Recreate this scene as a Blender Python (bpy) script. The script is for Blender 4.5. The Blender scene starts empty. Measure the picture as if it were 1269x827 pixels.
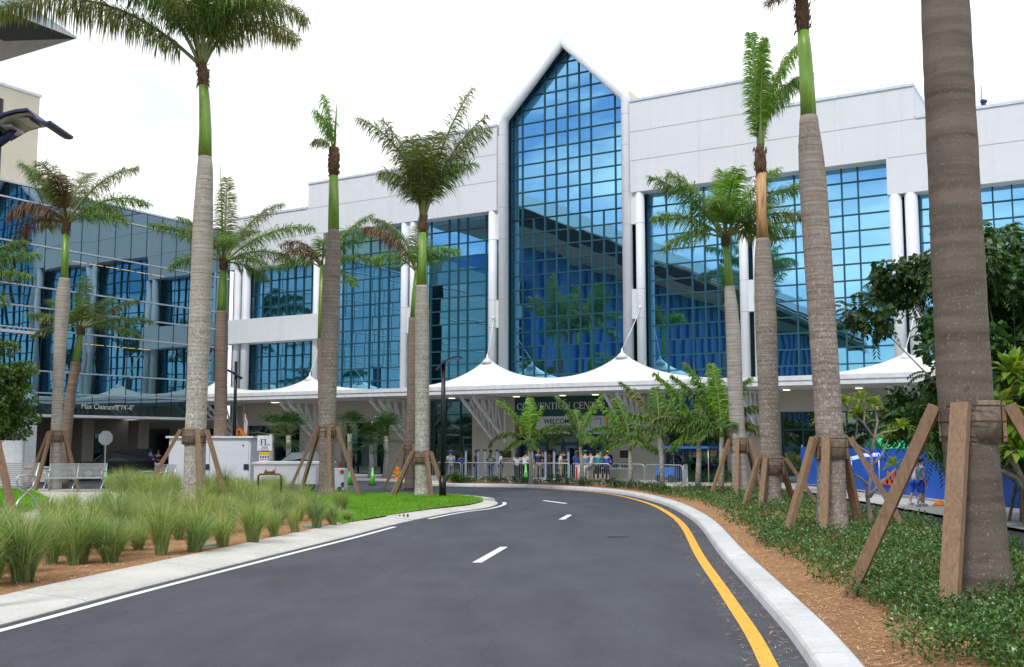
import bpy, bmesh, math, random
from mathutils import Vector, Matrix, noise
rnd = random.Random(7)
S = bpy.context.scene
COL = S.collection
PI = math.pi
# ------------------------------------------------------------ camera model
F = 1287.0; TILT = math.atan(132 / F); CH = 2.5; CX, CY = 634.5, 413.5
def ray(px, py):
    a = px - CX; b = CY - py
    return Vector((a, F * math.cos(TILT) - b * math.sin(TILT), F * math.sin(TILT) + b * math.cos(TILT)))
def at(px, py, Y):
    r = ray(px, py); k = Y / r.y
    return Vector((r.x * k, Y, CH + r.z * k))
def ppm(Y): return F / Y
def G(px, py, z=0.0):
    r = ray(px, py); k = (z - CH) / r.z
    return Vector((r.x * k, r.y * k, z))
# facade frame: s to the right along the facade, d towards the road, z up
ANG = math.atan2(1294, 2184)
U = Vector((math.cos(ANG), -math.sin(ANG), 0)); N = Vector((-math.sin(ANG), -math.cos(ANG), 0)); P0 = Vector((3.3, 66, 0))
def W(s, d, z): return P0 + U * s + N * d + Vector((0, 0, z))
def FS(px, py, d):
    r = ray(px, py); o = Vector((0, 0, CH)) - P0
    k = (d - o.dot(N)) / r.dot(N); p = Vector((0, 0, CH)) + r * k
    return (p - P0).dot(U), p.z
# ------------------------------------------------------------ mesh builder
class MB:
    def __init__(s): s.v = []; s.f = []; s.m = []; s.sm = []
    def add(s, vs, fs, mi=0, smooth=False):
        o = len(s.v); s.v += [tuple(v) for v in vs]
        for f in fs: s.f.append(tuple(i + o for i in f)); s.m.append(mi); s.sm.append(smooth)
    def box(s, c, size, rz=0, mi=0, R=None):
        cx, cy, cz = c; a, b, h = size[0] / 2, size[1] / 2, size[2] / 2
        cr, sr = math.cos(rz), math.sin(rz); vs = []
        for z in (-h, h):
            for x, y in ((-a, -b), (a, -b), (a, b), (-a, b)):
                if R is not None:
                    p = R @ Vector((x, y, z)); vs.append((cx + p.x, cy + p.y, cz + p.z))
                else: vs.append((cx + x * cr - y * sr, cy + x * sr + y * cr, cz + z))
        s.add(vs, [(3, 2, 1, 0), (4, 5, 6, 7), (0, 1, 5, 4), (1, 2, 6, 5), (2, 3, 7, 6), (3, 0, 4, 7)], mi)
    def fbox(s, s0, s1, d0, d1, z0, z1, mi=0):      # box in the facade frame
        vs = [W(a, b, z) for z in (z0, z1) for a, b in ((s0, d1), (s1, d1), (s1, d0), (s0, d0))]
        # d1>d0 : d1 is nearer to the viewer
        s.add(vs, [(3, 2, 1, 0), (4, 5, 6, 7), (0, 1, 5, 4), (1, 2, 6, 5), (2, 3, 7, 6), (3, 0, 4, 7)], mi)
    def beam(s, p, q, w, h, mi=0, up=Vector((0, 0, 1))):
        p = Vector(p); q = Vector(q); d = (q - p); L = d.length; d.normalize()
        x = d.cross(up)
        if x.length < 1e-4: x = Vector((1, 0, 0))
        x.normalize(); y = x.cross(d).normalized(); vs = []
        for e in (p, q):
            for i, j in ((-1, -1), (1, -1), (1, 1), (-1, 1)): vs.append(e + x * (i * w / 2) + y * (j * h / 2))
        s.add(vs, [(3, 2, 1, 0), (4, 5, 6, 7), (0, 1, 5, 4), (1, 2, 6, 5), (2, 3, 7, 6), (3, 0, 4, 7)], mi)
    def tube(s, pts, rs, n=10, mi=0, cap=True, smooth=True):
        pts = [Vector(p) for p in pts]
        if not isinstance(rs, (list, tuple)): rs = [rs] * len(pts)
        ref = None; rings = []
        for i, p in enumerate(pts):
            t = (pts[min(i + 1, len(pts) - 1)] - pts[max(i - 1, 0)]).normalized()
            if ref is None:
                ref = t.cross(Vector((0, 0, 1)))
                if ref.length < 1e-3: ref = Vector((1, 0, 0))
            x = (ref - t * ref.dot(t))
            if x.length < 1e-5: x = t.orthogonal()
            x.normalize(); ref = x; y = t.cross(x)
            rings.append([p + (x * math.cos(2 * PI * k / n) + y * math.sin(2 * PI * k / n)) * rs[i] for k in range(n)])
        vs = [v for r in rings for v in r]; fs = []
        for i in range(len(pts) - 1):
            for k in range(n):
                a = i * n + k; b = i * n + (k + 1) % n; fs.append((a, b, b + n, a + n))
        s.add(vs, fs, mi, smooth)
        if cap:
            o = len(s.v) - len(vs); L = len(vs)
            s.f.append(tuple(o + k for k in range(n))[::-1]); s.m.append(mi); s.sm.append(False)
            s.f.append(tuple(o + L - n + k for k in range(n))); s.m.append(mi); s.sm.append(False)
    def cyl(s, c, r, z0, z1, n=16, mi=0, r2=None):
        s.tube([(c[0], c[1], z0), (c[0], c[1], z1)], [r, r if r2 is None else r2], n, mi)
    def prism(s, poly, ext, mi=0):                    # poly: 3-D points of a planar face, ext: vector
        n = len(poly); ext = Vector(ext); vs = [Vector(p) for p in poly] + [Vector(p) + ext for p in poly]
        s.add(vs, [tuple(range(n))[::-1], tuple(range(n, 2 * n))] + [(i, (i + 1) % n, n + (i + 1) % n, n + i) for i in range(n)], mi)
    def ball(s, c, r, sc=(1, 1, 1), n=10, mi=0):
        vs = []; fs = []; m = n // 2 + 1
        for i in range(m + 1):
            th = PI * i / m
            for k in range(n):
                ph = 2 * PI * k / n
                vs.append((c[0] + r * sc[0] * math.sin(th) * math.cos(ph), c[1] + r * sc[1] * math.sin(th) * math.sin(ph), c[2] + r * sc[2] * math.cos(th)))
        for i in range(m):
            for k in range(n):
                fs.append((i * n + k, (i + 1) * n + k, (i + 1) * n + (k + 1) % n, i * n + (k + 1) % n))
        s.add(vs, fs, mi, True)
    def build(s, name, mats, parent=None, loc=None, fix=False):
        if not isinstance(mats, (list, tuple)): mats = [mats]
        off = Vector((0, 0, 0))
        if parent is not None:
            r = parent
            while r.parent: r = r.parent
            off = r.location.copy()
        elif loc is not None: off = Vector(loc)
        me = bpy.data.meshes.new(name)
        me.from_pydata([(v[0] - off.x, v[1] - off.y, v[2] - off.z) for v in s.v], [], s.f)
        for m in mats: me.materials.append(m)
        me.polygons.foreach_set('material_index', s.m); me.polygons.foreach_set('use_smooth', s.sm)
        if fix:
            bm = bmesh.new(); bm.from_mesh(me); bmesh.ops.recalc_face_normals(bm, faces=bm.faces[:]); bm.to_mesh(me); bm.free()
        me.update()
        o = bpy.data.objects.new(name, me); COL.objects.link(o)
        if parent is not None: o.parent = parent
        else: o.location = off
        return o
def tag(o, label=None, cat=None, group=None, kind=None):
    if label: o['label'] = label
    if cat: o['category'] = cat
    if group: o['group'] = group
    if kind: o['kind'] = kind
    return o
def empty(name, loc, label=None, cat=None, group=None):
    o = bpy.data.objects.new(name, None); o.location = loc; o.empty_display_size = .2; COL.objects.link(o)
    return tag(o, label, cat, group)
def dup(root, loc, rz=0, label=None, group=None, sc=1.0):
    r = root.copy(); COL.objects.link(r); r.location = loc; r.rotation_euler = (0, 0, rz); r.scale = (sc, sc, sc)
    if label: r['label'] = label
    if group: r['group'] = group
    for ch in list(root.children):
        c = ch.copy(); COL.objects.link(c); c.parent = r
        for g in ch.children:
            e = g.copy(); COL.objects.link(e); e.parent = c
    return r
ORD = ['first', 'second', 'third', 'fourth', 'fifth', 'sixth', 'seventh', 'eighth', 'ninth', 'tenth', 'eleventh', 'twelfth', 'thirteenth', 'fourteenth', 'fifteenth', 'sixteenth', 'seventeenth', 'eighteenth', 'nineteenth', 'twentieth']
# ------------------------------------------------------------ materials
def nt(name):
    m = bpy.data.materials.new(name); m.use_nodes = True; t = m.node_tree
    return m, t, t.nodes['Principled BSDF'], t.nodes['Material Output']
def link(t, a, b): t.links.new(a, b)
def ramp(t, fac, stops, interp='LINEAR'):
    r = t.nodes.new('ShaderNodeValToRGB'); r.color_ramp.interpolation = interp
    e = r.color_ramp.elements
    while len(e) < len(stops): e.new(0.5)
    for i, (p, c) in enumerate(stops): e[i].position = p; e[i].color = (c[0], c[1], c[2], 1) if len(c) == 3 else c
    link(t, fac, r.inputs[0]); return r.outputs[0]
def noise_n(t, vec, scale, detail=4, rough=.6, dist=0):
    n = t.nodes.new('ShaderNodeTexNoise'); n.inputs['Scale'].default_value = scale; n.inputs['Detail'].default_value = detail
    n.inputs['Roughness'].default_value = rough; n.inputs['Distortion'].default_value = dist
    if vec is not None: link(t, vec, n.inputs['Vector'])
    return n.outputs['Fac']
def mapping(t, vec, sc):
    m = t.nodes.new('ShaderNodeMapping'); m.inputs['Scale'].default_value = sc; link(t, vec, m.inputs['Vector']); return m.outputs[0]
def objc(t): return t.nodes.new('ShaderNodeTexCoord').outputs['Object']
def mixc(t, fac, a, b, mode='MIX'):
    m = t.nodes.new('ShaderNodeMix'); m.data_type = 'RGBA'; m.blend_type = mode
    for sock, v in ((m.inputs[0], fac), (m.inputs[6], a), (m.inputs[7], b)):
        if isinstance(v, (int, float)): sock.default_value = v
        elif isinstance(v, tuple): sock.default_value = (v[0], v[1], v[2], 1)
        else: link(t, v, sock)
    return m.outputs[2]
def bump(t, p, h, strength=.3, dist=.02):
    b = t.nodes.new('ShaderNodeBump'); b.inputs['Strength'].default_value = strength; b.inputs['Distance'].default_value = dist
    link(t, h, b.inputs['Height']); link(t, b.outputs[0], p.inputs['Normal']); return b
def island(t): return t.nodes.new('ShaderNodeNewGeometry').outputs['Random Per Island']
def plain(name, c, rough=.6, metal=0, var=.12, sc=3, spec=.5, bmp=0, c2=None):
    m, t, p, o = nt(name); p.inputs['Roughness'].default_value = rough; p.inputs['Metallic'].default_value = metal
    p.inputs['Specular IOR Level'].default_value = spec
    v = objc(t); n = noise_n(t, v, sc)
    a = tuple(x * (1 - var) for x in c); b = c2 if c2 else tuple(min(1, x * (1 + var)) for x in c)
    link(t, ramp(t, n, [(.3, a), (.7, b)]), p.inputs['Base Color'])
    if bmp: bump(t, p, noise_n(t, v, sc * 12), bmp)
    return m
def leafmat(name, stops, rough=.45, trans=.35, spec=.4):
    m, t, p, o = nt(name)
    c = ramp(t, island(t), stops)
    n = noise_n(t, objc(t), .9, 2)
    c = mixc(t, .5, c, ramp(t, n, [(.3, (.55, .55, .55)), (.7, (1.25, 1.25, 1.15))]), 'MULTIPLY')
    oi = t.nodes.new('ShaderNodeObjectInfo'); c = mixc(t, .75, c, ramp(t, oi.outputs['Random'], [(0, (.72, .78, .75)), (.5, (1, 1, 1)), (1, (1.3, 1.18, 1.1))]), 'MULTIPLY')
    p.inputs['Roughness'].default_value = rough; p.inputs['Specular IOR Level'].default_value = spec
    link(t, c, p.inputs['Base Color'])
    tr = t.nodes.new('ShaderNodeBsdfTranslucent')
    link(t, mixc(t, 1.0, c, (1.3, 1.5, .6), 'MULTIPLY'), tr.inputs[0])
    mx = t.nodes.new('ShaderNodeMixShader'); mx.inputs[0].default_value = trans
    link(t, p.outputs[0], mx.inputs[1]); link(t, tr.outputs[0], mx.inputs[2]); link(t, mx.outputs[0], o.inputs['Surface'])
    return m
def glassmat(name, tint, base, fac=.75, wav=.25, wsc=.55, transp=0, rough=.0):
    m, t, p, o = nt(name); v = objc(t)
    g = t.nodes.new('ShaderNodeBsdfGlossy'); g.inputs['Color'].default_value = (*tint, 1); g.inputs['Roughness'].default_value = rough
    b = t.nodes.new('ShaderNodeBump'); b.inputs['Strength'].default_value = wav; b.inputs['Distance'].default_value = .05
    link(t, noise_n(t, v, wsc, 1, .4), b.inputs['Height']); link(t, b.outputs[0], g.inputs['Normal'])
    p.inputs['Base Color'].default_value = (*base, 1); p.inputs['Roughness'].default_value = .3; p.inputs['Specular IOR Level'].default_value = .2
    under = p.outputs[0]
    if transp:
        tr = t.nodes.new('ShaderNodeBsdfTransparent'); tr.inputs[0].default_value = (.55, .75, .8, 1)
        mm = t.nodes.new('ShaderNodeMixShader'); mm.inputs[0].default_value = transp
        link(t, p.outputs[0], mm.inputs[1]); link(t, tr.outputs[0], mm.inputs[2]); under = mm.outputs[0]
    lw = t.nodes.new('ShaderNodeLayerWeight'); lw.inputs[0].default_value = .25
    ma = t.nodes.new('ShaderNodeMapRange'); link(t, lw.outputs['Facing'], ma.inputs[0])
    ma.inputs['To Min'].default_value = fac; ma.inputs['To Max'].default_value = 1.0
    mx = t.nodes.new('ShaderNodeMixShader'); link(t, ma.outputs[0], mx.inputs[0])
    link(t, under, mx.inputs[1]); link(t, g.outputs[0], mx.inputs[2]); link(t, mx.outputs[0], o.inputs['Surface'])
    return m
def emit(name, c, st):
    m, t, p, o = nt(name); p.inputs['Base Color'].default_value = (*c, 1)
    p.inputs['Emission Color'].default_value = (*c, 1); p.inputs['Emission Strength'].default_value = st; return m
M = {}
def mats():
    # asphalt
    m, t, p, o = nt('asphalt'); v = objc(t)
    c = ramp(t, noise_n(t, v, .35, 5, .6), [(.3, (.044, .047, .06)), (.7, (.062, .066, .082))])
    c = mixc(t, .65, c, ramp(t, noise_n(t, v, 38, 3, .8), [(.3, (.4, .4, .42)), (.5, (1, 1, 1)), (.7, (1.7, 1.7, 1.7))]), 'MULTIPLY')
    pat = ramp(t, noise_n(t, mapping(t, v, (1, .25, 1)), .9, 7, .7), [(.35, (.72, .72, .73)), (.5, (1, 1, 1)), (.68, (1.25, 1.25, 1.25))])
    c = mixc(t, .8, c, pat, 'MULTIPLY')
    sc = ramp(t, noise_n(t, mapping(t, v, (2.5, .5, 1)), 1.9, 9, .8), [(.62, (0, 0, 0)), (.74, (1, 1, 1))])
    c = mixc(t, mixc(t, .45, (0, 0, 0), sc), c, (.2, .2, .2))
    c = mixc(t, ramp(t, noise_n(t, v, 55, 2, .8), [(.66, (0, 0, 0)), (.74, (.7, .7, .7))]), c, (.17, .17, .175))
    vo = t.nodes.new('ShaderNodeTexVoronoi'); vo.feature = 'DISTANCE_TO_EDGE'; vo.inputs['Scale'].default_value = .16; 
    wn = t.nodes.new('ShaderNodeVectorMath'); wn.operation = 'ADD'; nn_ = t.nodes.new('ShaderNodeTexNoise'); nn_.inputs['Scale'].default_value = .7; nn_.inputs['Detail'].default_value = 6; link(t, v, nn_.inputs['Vector']); sc2 = t.nodes.new('ShaderNodeVectorMath'); sc2.operation = 'SCALE'; sc2.inputs['Scale'].default_value = 1.6; link(t, nn_.outputs['Color'], sc2.inputs[0]); link(t, v, wn.inputs[0]); link(t, sc2.outputs[0], wn.inputs[1]); link(t, wn.outputs[0], vo.inputs['Vector'])
    ck = ramp(t, vo.outputs['Distance'], [(.0015, (.45, .45, .45)), (.004, (1, 1, 1))]); c = mixc(t, .55, c, ck, 'MULTIPLY')
    link(t, c, p.inputs['Base Color']); p.inputs['Roughness'].default_value = .75; p.inputs['Specular IOR Level'].default_value = .4
    bump(t, p, noise_n(t, v, 120, 3, .7), .35, .01); M['asphalt'] = m
    def conc(name, a, b, joints=0, bs=.15):
        m, t, p, o = nt(name); v = objc(t)
        c = ramp(t, noise_n(t, v, .8, 6, .65), [(.3, a), (.7, b)])
        c = mixc(t, .25, c, ramp(t, noise_n(t, v, 14, 5, .7), [(.35, (.6, .58, .55)), (.6, (1.1, 1.1, 1.1))]), 'MULTIPLY')
        st = ramp(t, noise_n(t, v, 2.3, 8, .8), [(.58, (0, 0, 0)), (.7, (1, 1, 1))])
        c = mixc(t, mixc(t, .5, (0, 0, 0), st), c, (.3, .28, .25))
        if joints:
            br = t.nodes.new('ShaderNodeTexBrick'); link(t, v, br.inputs['Vector'])
            br.offset = 0; br.inputs['Scale'].default_value = 1; br.inputs['Brick Width'].default_value = joints; br.inputs['Row Height'].default_value = joints
            br.inputs['Mortar Size'].default_value = .012; br.inputs['Color1'].default_value = (1, 1, 1, 1); br.inputs['Color2'].default_value = (.93, .93, .92, 1); br.inputs['Mortar'].default_value = (.45, .43, .4, 1)
            c = mixc(t, 1.0, c, br.outputs[0], 'MULTIPLY')
        link(t, c, p.inputs['Base Color']); p.inputs['Roughness'].default_value = .8
        bump(t, p, noise_n(t, v, 40, 4), bs, .01); M[name] = m
    conc('pavement', (.42, .41, .39), (.52, .51, .49), 1.8)
    conc('kerb_concrete', (.46, .45, .42), (.6, .59, .56))
    conc('kerb_white', (.48, .49, .5), (.64, .65, .665), 0, .3)
    conc('path_concrete', (.5, .46, .42), (.6, .57, .53))
    M['ground'] = plain('ground_lawn', (.05, .09, .025), .9, sc=.3, var=.3)
    # mulch
    m, t, p, o = nt('mulch'); v = objc(t)
    c = ramp(t, noise_n(t, mapping(t, v, (17, 17, 17)), 1.3, 7, .8, 1.2), [(.3, (.13, .05, .02)), (.45, (.4, .2, .085)), (.58, (.6, .36, .18)), (.75, (.72, .52, .33))])
    c = mixc(t, .5, c, ramp(t, noise_n(t, v, 1.4, 4), [(.3, (.7, .62, .55)), (.7, (1.15, 1.1, 1.1))]), 'MULTIPLY')
    link(t, c, p.inputs['Base Color']); p.inputs['Roughness'].default_value = .95; bump(t, p, noise_n(t, v, 45, 5, .8, .6), 1, .05); M['mulch'] = m
    m, t, p, o = nt('lawn_soil'); v = objc(t)
    c = ramp(t, noise_n(t, v, 14, 6, .8), [(.3, (.06, .17, .015)), (.7, (.15, .34, .03))]); link(t, c, p.inputs['Base Color'])
    p.inputs['Roughness'].default_value = .9; bump(t, p, noise_n(t, v, 50, 4, .8), 1, .04); M['lawn'] = m
    M['white_paint'] = plain('road_paint_white', (.72, .74, .76), .6, sc=18, var=.12)
    M['yellow_paint'] = plain('road_paint_yellow', (.75, .4, .035), .6, sc=14, var=.14)
    M['facade'] = plain('white_stucco', (.7, .715, .745), .75, sc=.35, var=.03, bmp=.03)
    m, t, p, o = nt('white_render'); v = objc(t)
    c = ramp(t, noise_n(t, v, .35, 4), [(.3, (.685, .7, .73)), (.7, (.715, .73, .76))])
    c = mixc(t, .8, c, ramp(t, noise_n(t, mapping(t, v, (1.1, 1.1, .06)), 1.5, 6, .7), [(.32, (.9, .9, .89)), (.5, (1, 1, 1))]), 'MULTIPLY')
    c = mixc(t, .5, c, ramp(t, noise_n(t, mapping(t, v, (.4, .4, 1.6)), 2, 5, .7), [(.3, (.95, .95, .95)), (.55, (1, 1, 1))]), 'MULTIPLY')
    link(t, c, p.inputs['Base Color']); p.inputs['Roughness'].default_value = .75; bump(t, p, noise_n(t, v, 25), .05, .01); M['facade'] = m
    M['facade_joint'] = plain('joint_grey', (.42, .42, .44), .8)
    M['coping'] = plain('coping_metal', (.62, .68, .76), .35, .2)
    M['col'] = plain('column_white', (.7, .72, .76), .5, sc=.8, var=.03)
    # beige panels with grooves
    m, t, p, o = nt('beige_wall'); v = objc(t)
    c = ramp(t, noise_n(t, v, .5, 4), [(.3, (.43, .4, .345)), (.7, (.5, .47, .41))]); link(t, c, p.inputs['Base Color']); p.inputs['Roughness'].default_value = .8
    bump(t, p, noise_n(t, v, 30), .1, .01); M['beige'] = m
    M['cream'] = plain('cream_wall', (.66, .6, .48), .8, sc=.5, var=.05)
    m, t, p, o = nt('stone_clad'); v = objc(t)
    c = ramp(t, noise_n(t, v, 9, 6, .7), [(.35, (.3, .27, .22)), (.65, (.52, .47, .4))]); link(t, c, p.inputs['Base Color']); p.inputs['Roughness'].default_value = .9
    bump(t, p, noise_n(t, v, 16, 5), .6, .05); M['stone'] = m
    M['glass'] = glassmat('blue_glass', (.31, .68, .95), (.004, .03, .045), .8, .065, .5)
    M['glass_low'] = glassmat('dark_teal_glass', (.28, .42, .44), (.004, .012, .015), .5, .05, .5)
    M['glass_left'] = glassmat('grey_blue_glass', (.235, .36, .43), (.006, .03, .04), .78, .26, .38, .0)
    M['mull'] = plain('teal_mullion', (.02, .09, .12), .4, .3)
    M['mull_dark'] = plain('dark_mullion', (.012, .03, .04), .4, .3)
    M['cap'] = plain('silver_cap', (.55, .58, .64), .4, .5)
    M['fabric'] = plain('tent_fabric', (.8, .8, .74), .6, sc=.5, var=.03)
    M['white_metal'] = plain('white_metal', (.74, .75, .78), .4, .0)
    M['soffit'] = plain('soffit', (.55, .54, .52), .8)
    M['steel'] = plain('galvanised_steel', (.5, .52, .54), .4, .6, sc=6)
    M['black'] = plain('black_metal', (.012, .012, .016), .35, .3)
    M['black_plastic'] = plain('black_plastic', (.02, .02, .02), .6)
    M['navy'] = plain('navy_metal', (.02, .03, .09), .4, .3)
    M['lens'] = plain('lamp_lens', (.35, .38, .33), .3)
    M['sign_green'] = plain('sign_green', (.008, .07, .075), .5)
    M['sign_white'] = plain('sign_white', (.62, .65, .68), .5)
    M['letter'] = plain('letters_cream', (.85, .85, .75), .5)
    M['ink'] = plain('dark_ink', (.015, .02, .03), .6)
    M['sign_yellow'] = plain('sign_yellow', (.7, .4, .03), .5)
    M['sign_orange'] = plain('sign_orange', (.9, .25, .015), .5)
    M['red'] = plain('red_paint', (.55, .03, .02), .45)
    M['cone_green'] = plain('cone_green', (.12, .8, .05), .45)
    M['white_box'] = plain('white_enclosure', (.68, .7, .74), .5, sc=1, var=.05)
    M['brass'] = plain('old_brass', (.18, .1, .03), .4, .7, sc=20, var=.3)
    M['detector'] = plain('detector_grey', (.26, .32, .42), .5)
    M['darkbrown'] = plain('bronze_plaque', (.06, .035, .02), .4, .4)
    M['wrap'] = plain('blue_wrap', (.01, .11, .55), .45, sc=2, var=.12, bmp=.5)
    M['wrap_wall'] = plain('blue_wall', (.035, .15, .42), .5, sc=.3, var=.3)
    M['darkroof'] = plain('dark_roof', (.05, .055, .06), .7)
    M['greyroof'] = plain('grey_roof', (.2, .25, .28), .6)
    M['orangemark'] = plain('orange_letters', (.8, .12, .03), .5)
    M['green_tent'] = plain('green_tent', (.02, .45, .16), .6)
    M['blue_tent'] = plain('blue_tent', (.02, .14, .5), .6)
    M['warm'] = emit('warm_lamp', (1, .8, .5), 2.2)
    M['strip'] = emit('yellow_strip', (1, .66, .28), .3)
    M['blueled'] = emit('blue_led', (.15, .2, 1), 3)
    M['wood'] = None
    m, t, p, o = nt('brace_wood'); v = objc(t)
    n = noise_n(t, mapping(t, v, (6, 6, 1.2)), 4, 6, .7, 1)
    c = ramp(t, n, [(.3, (.15, .09, .05)), (.55, (.25, .16, .095)), (.75, (.34, .23, .145))])
    c = mixc(t, .6, c, ramp(t, island(t), [(0, (.75, .75, .75)), (1, (1.2, 1.15, 1.1))]), 'MULTIPLY')
    link(t, c, p.inputs['Base Color']); p.inputs['Roughness'].default_value = .75; bump(t, p, n, .2, .01); M['wood'] = m
    M['strap'] = plain('rusty_strap', (.09, .045, .025), .6, .5, sc=12, var=.3)
    M['burlap'] = plain('burlap', (.2, .16, .12), .95, sc=8, var=.4, bmp=.8)
    # palm trunks
    def trunk(name, c1, c2, lich, lth, ringk, bst=.4, rcol=.8, lsc=15):
        m, t, p, o = nt(name); v = objc(t)
        wv = t.nodes.new('ShaderNodeTexWave'); wv.bands_direction = 'Z'; wv.inputs['Scale'].default_value = ringk; wv.inputs['Distortion'].default_value = 5; wv.inputs['Detail'].default_value = 3
        wv.inputs['Detail Scale'].default_value = 1.5
        link(t, mapping(t, v, (.35, .35, 1)), wv.inputs['Vector'])
        bands = noise_n(t, mapping(t, v, (.5, .5, 4.2 * ringk)), 1.0, 5, .62, .25)
        big = noise_n(t, mapping(t, v, (1, 1, .45)), 1.6, 5, .65)
        c = mixc(t, big, c1, c2)
        c = mixc(t, rcol, c, ramp(t, bands, [(.3, (.38, .36, .33)), (.41, (.78, .77, .75)), (.5, (1, 1, 1)), (.66, (1.45, 1.45, 1.45))]), 'MULTIPLY')
        a = ramp(t, noise_n(t, mapping(t, v, (1, 1, .8)), lsc, 5, .75), [(lth, (0, 0, 0)), (lth + .07, (1, 1, 1))])
        bg = ramp(t, noise_n(t, v, .8, 3), [(.3, (.35, .35, .35)), (.6, (1, 1, 1))])
        sx = t.nodes.new('ShaderNodeSeparateXYZ'); link(t, v, sx.inputs[0]); mz = t.nodes.new('ShaderNodeMapRange'); link(t, sx.outputs['Z'], mz.inputs[0]); mz.inputs['From Min'].default_value = 1.5; mz.inputs['From Max'].default_value = 8; mz.inputs['To Min'].default_value = .9; mz.inputs['To Max'].default_value = .22
        fz = t.nodes.new('ShaderNodeMix'); fz.data_type = 'RGBA'; fz.blend_type = 'MULTIPLY'; fz.inputs[0].default_value = 1; link(t, mixc(t, 1, a, bg, 'MULTIPLY'), fz.inputs[6]); link(t, mz.outputs[0], fz.inputs[7])
        c = mixc(t, fz.outputs[2], c, lich)
        dk = ramp(t, noise_n(t, v, 3.2, 6, .8), [(.58, (0, 0, 0)), (.7, (.7, .7, .7))])
        c = mixc(t, dk, c, (.075, .06, .042))
        link(t, c, p.inputs['Base Color']); p.inputs['Roughness'].default_value = .85; p.inputs['Specular IOR Level'].default_value = .25
        ad = t.nodes.new('ShaderNodeMath'); ad.operation = 'ADD'; link(t, bands, ad.inputs[0]); link(t, noise_n(t, v, 28, 5, .7), ad.inputs[1])
        bump(t, p, ad.outputs[0], bst, .025); return m
    M['trunk_grey'] = trunk('trunk_grey', (.24, .21, .17), (.42, .4, .35), (.68, .69, .64), .5, 3.2)
    M['trunk_brown'] = trunk('trunk_brown', (.17, .12, .09), (.27, .21, .17), (.52, .5, .46), .6, 3.6)
    M['trunk_near'] = trunk('trunk_near', (.1, .08, .062), (.17, .14, .115), (.42, .42, .4), .585, 1.1, .4, .75, 30)
    M['trunk_red'] = trunk('trunk_red', (.16, .11, .085), (.33, .3, .26), (.58, .57, .54), .53, 3.4)
    M['trunk_pale'] = trunk('trunk_pale', (.27, .24, .2), (.42, .4, .36), (.6, .6, .57), .57, 3.8)
    m, t, p, o = nt('crownshaft'); v = objc(t)
    n = noise_n(t, mapping(t, v, (4, 4, .6)), 1.5, 4)
    c = ramp(t, n, [(.3, (.09, .21, .025)), (.6, (.2, .35, .045)), (.8, (.32, .38, .11))])
    link(t, c, p.inputs['Base Color']); p.inputs['Roughness'].default_value = .4; M['shaft'] = m
    m, t, p, o = nt('peeled_shaft'); v = objc(t)
    n = noise_n(t, mapping(t, v, (5, 5, .8)), 2, 5)
    c = ramp(t, n, [(.3, (.24, .1, .035)), (.5, (.5, .27, .12)), (.75, (.58, .38, .2))]); link(t, c, p.inputs['Base Color']); p.inputs['Roughness'].default_value = .6; M['shaft_tan'] = m
    M['fibre'] = plain('brown_fibre', (.13, .075, .04), .95, sc=9, var=.6, bmp=1)
    M['frond'] = leafmat('frond_green', [(0, (.055, .13, .02)), (.5, (.11, .22, .035)), (.85, (.19, .31, .06)), (1, (.28, .3, .1))])
    M['frond_dull'] = leafmat('frond_dull', [(0, (.09, .12, .035)), (.4, (.15, .21, .06)), (.8, (.26, .26, .12)), (1, (.4, .32, .2))])
    M['frond_bright'] = leafmat('frond_bright', [(0, (.08, .2, .015)), (.5, (.16, .33, .03)), (1, (.28, .45, .06))])
    M['frond_dead'] = leafmat('frond_dead', [(0, (.09, .05, .028)), (.6, (.18, .11, .065)), (1, (.28, .19, .12))], .8, .15)
    M['rachis'] = plain('rachis', (.16, .2, .06), .5)
    M['leaf_dark'] = leafmat('leaf_dark', [(0, (.018, .055, .013)), (.6, (.04, .11, .022)), (1, (.09, .18, .035))], .35, .25)
    M['leaf_mid'] = leafmat('leaf_mid', [(0, (.03, .08, .015)), (.6, (.07, .15, .03)), (1, (.14, .22, .05))], .4, .3)
    M['leaf_yellow'] = leafmat('leaf_yellow', [(0, (.11, .22, .02)), (.6, (.24, .36, .04)), (1, (.42, .4, .07))], .4, .4)
    M['leaf_shrub'] = leafmat('leaf_shrub', [(0, (.025, .075, .02)), (.5, (.055, .14, .035)), (1, (.14, .25, .08))], .3, .2)
    M['bark'] = plain('bark_grey', (.26, .23, .19), .9, sc=8, var=.3, bmp=.5)
    M['grass'] = leafmat('grass_blade', [(0, (.12, .2, .055)), (.4, (.21, .32, .1)), (.72, (.36, .43, .18)), (1, (.68, .62, .4))], .55, .35)
    M['lawn_blade'] = leafmat('lawn_blade', [(0, (.09, .26, .015)), (.5, (.17, .4, .03)), (1, (.3, .5, .07))], .6, .35)
    M['straw'] = leafmat('mulch_straw', [(0, (.09, .035, .015)), (.4, (.4, .2, .09)), (1, (.85, .66, .42))], .9, .05)
    M['bench'] = plain('bench_silver', (.5, .52, .52), .35, .7)
    M['tyre'] = plain('tyre_rubber', (.015, .015, .015), .8)
    M['rim'] = plain('rim_metal', (.4, .4, .42), .3, .8)
    M['car_black'] = plain('car_black', (.008, .008, .01), .15, .2)
    M['car_silver'] = plain('car_silver', (.3, .34, .36), .25, .5)
    M['car_glass'] = plain('car_glass', (.01, .012, .015), .05)
    M['tail'] = plain('tail_lamp', (.6, .02, .01), .3)
    M['skin_d'] = plain('skin_dark', (.09, .045, .03), .6); M['skin_m'] = plain('skin_tan', (.33, .18, .11), .6); M['skin_l'] = plain('skin_light', (.5, .3, .22), .6)
    M['hair'] = plain('hair_black', (.012, .01, .009), .8); M['hair_b'] = plain('hair_brown', (.16, .08, .03), .8)
mats()
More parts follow.
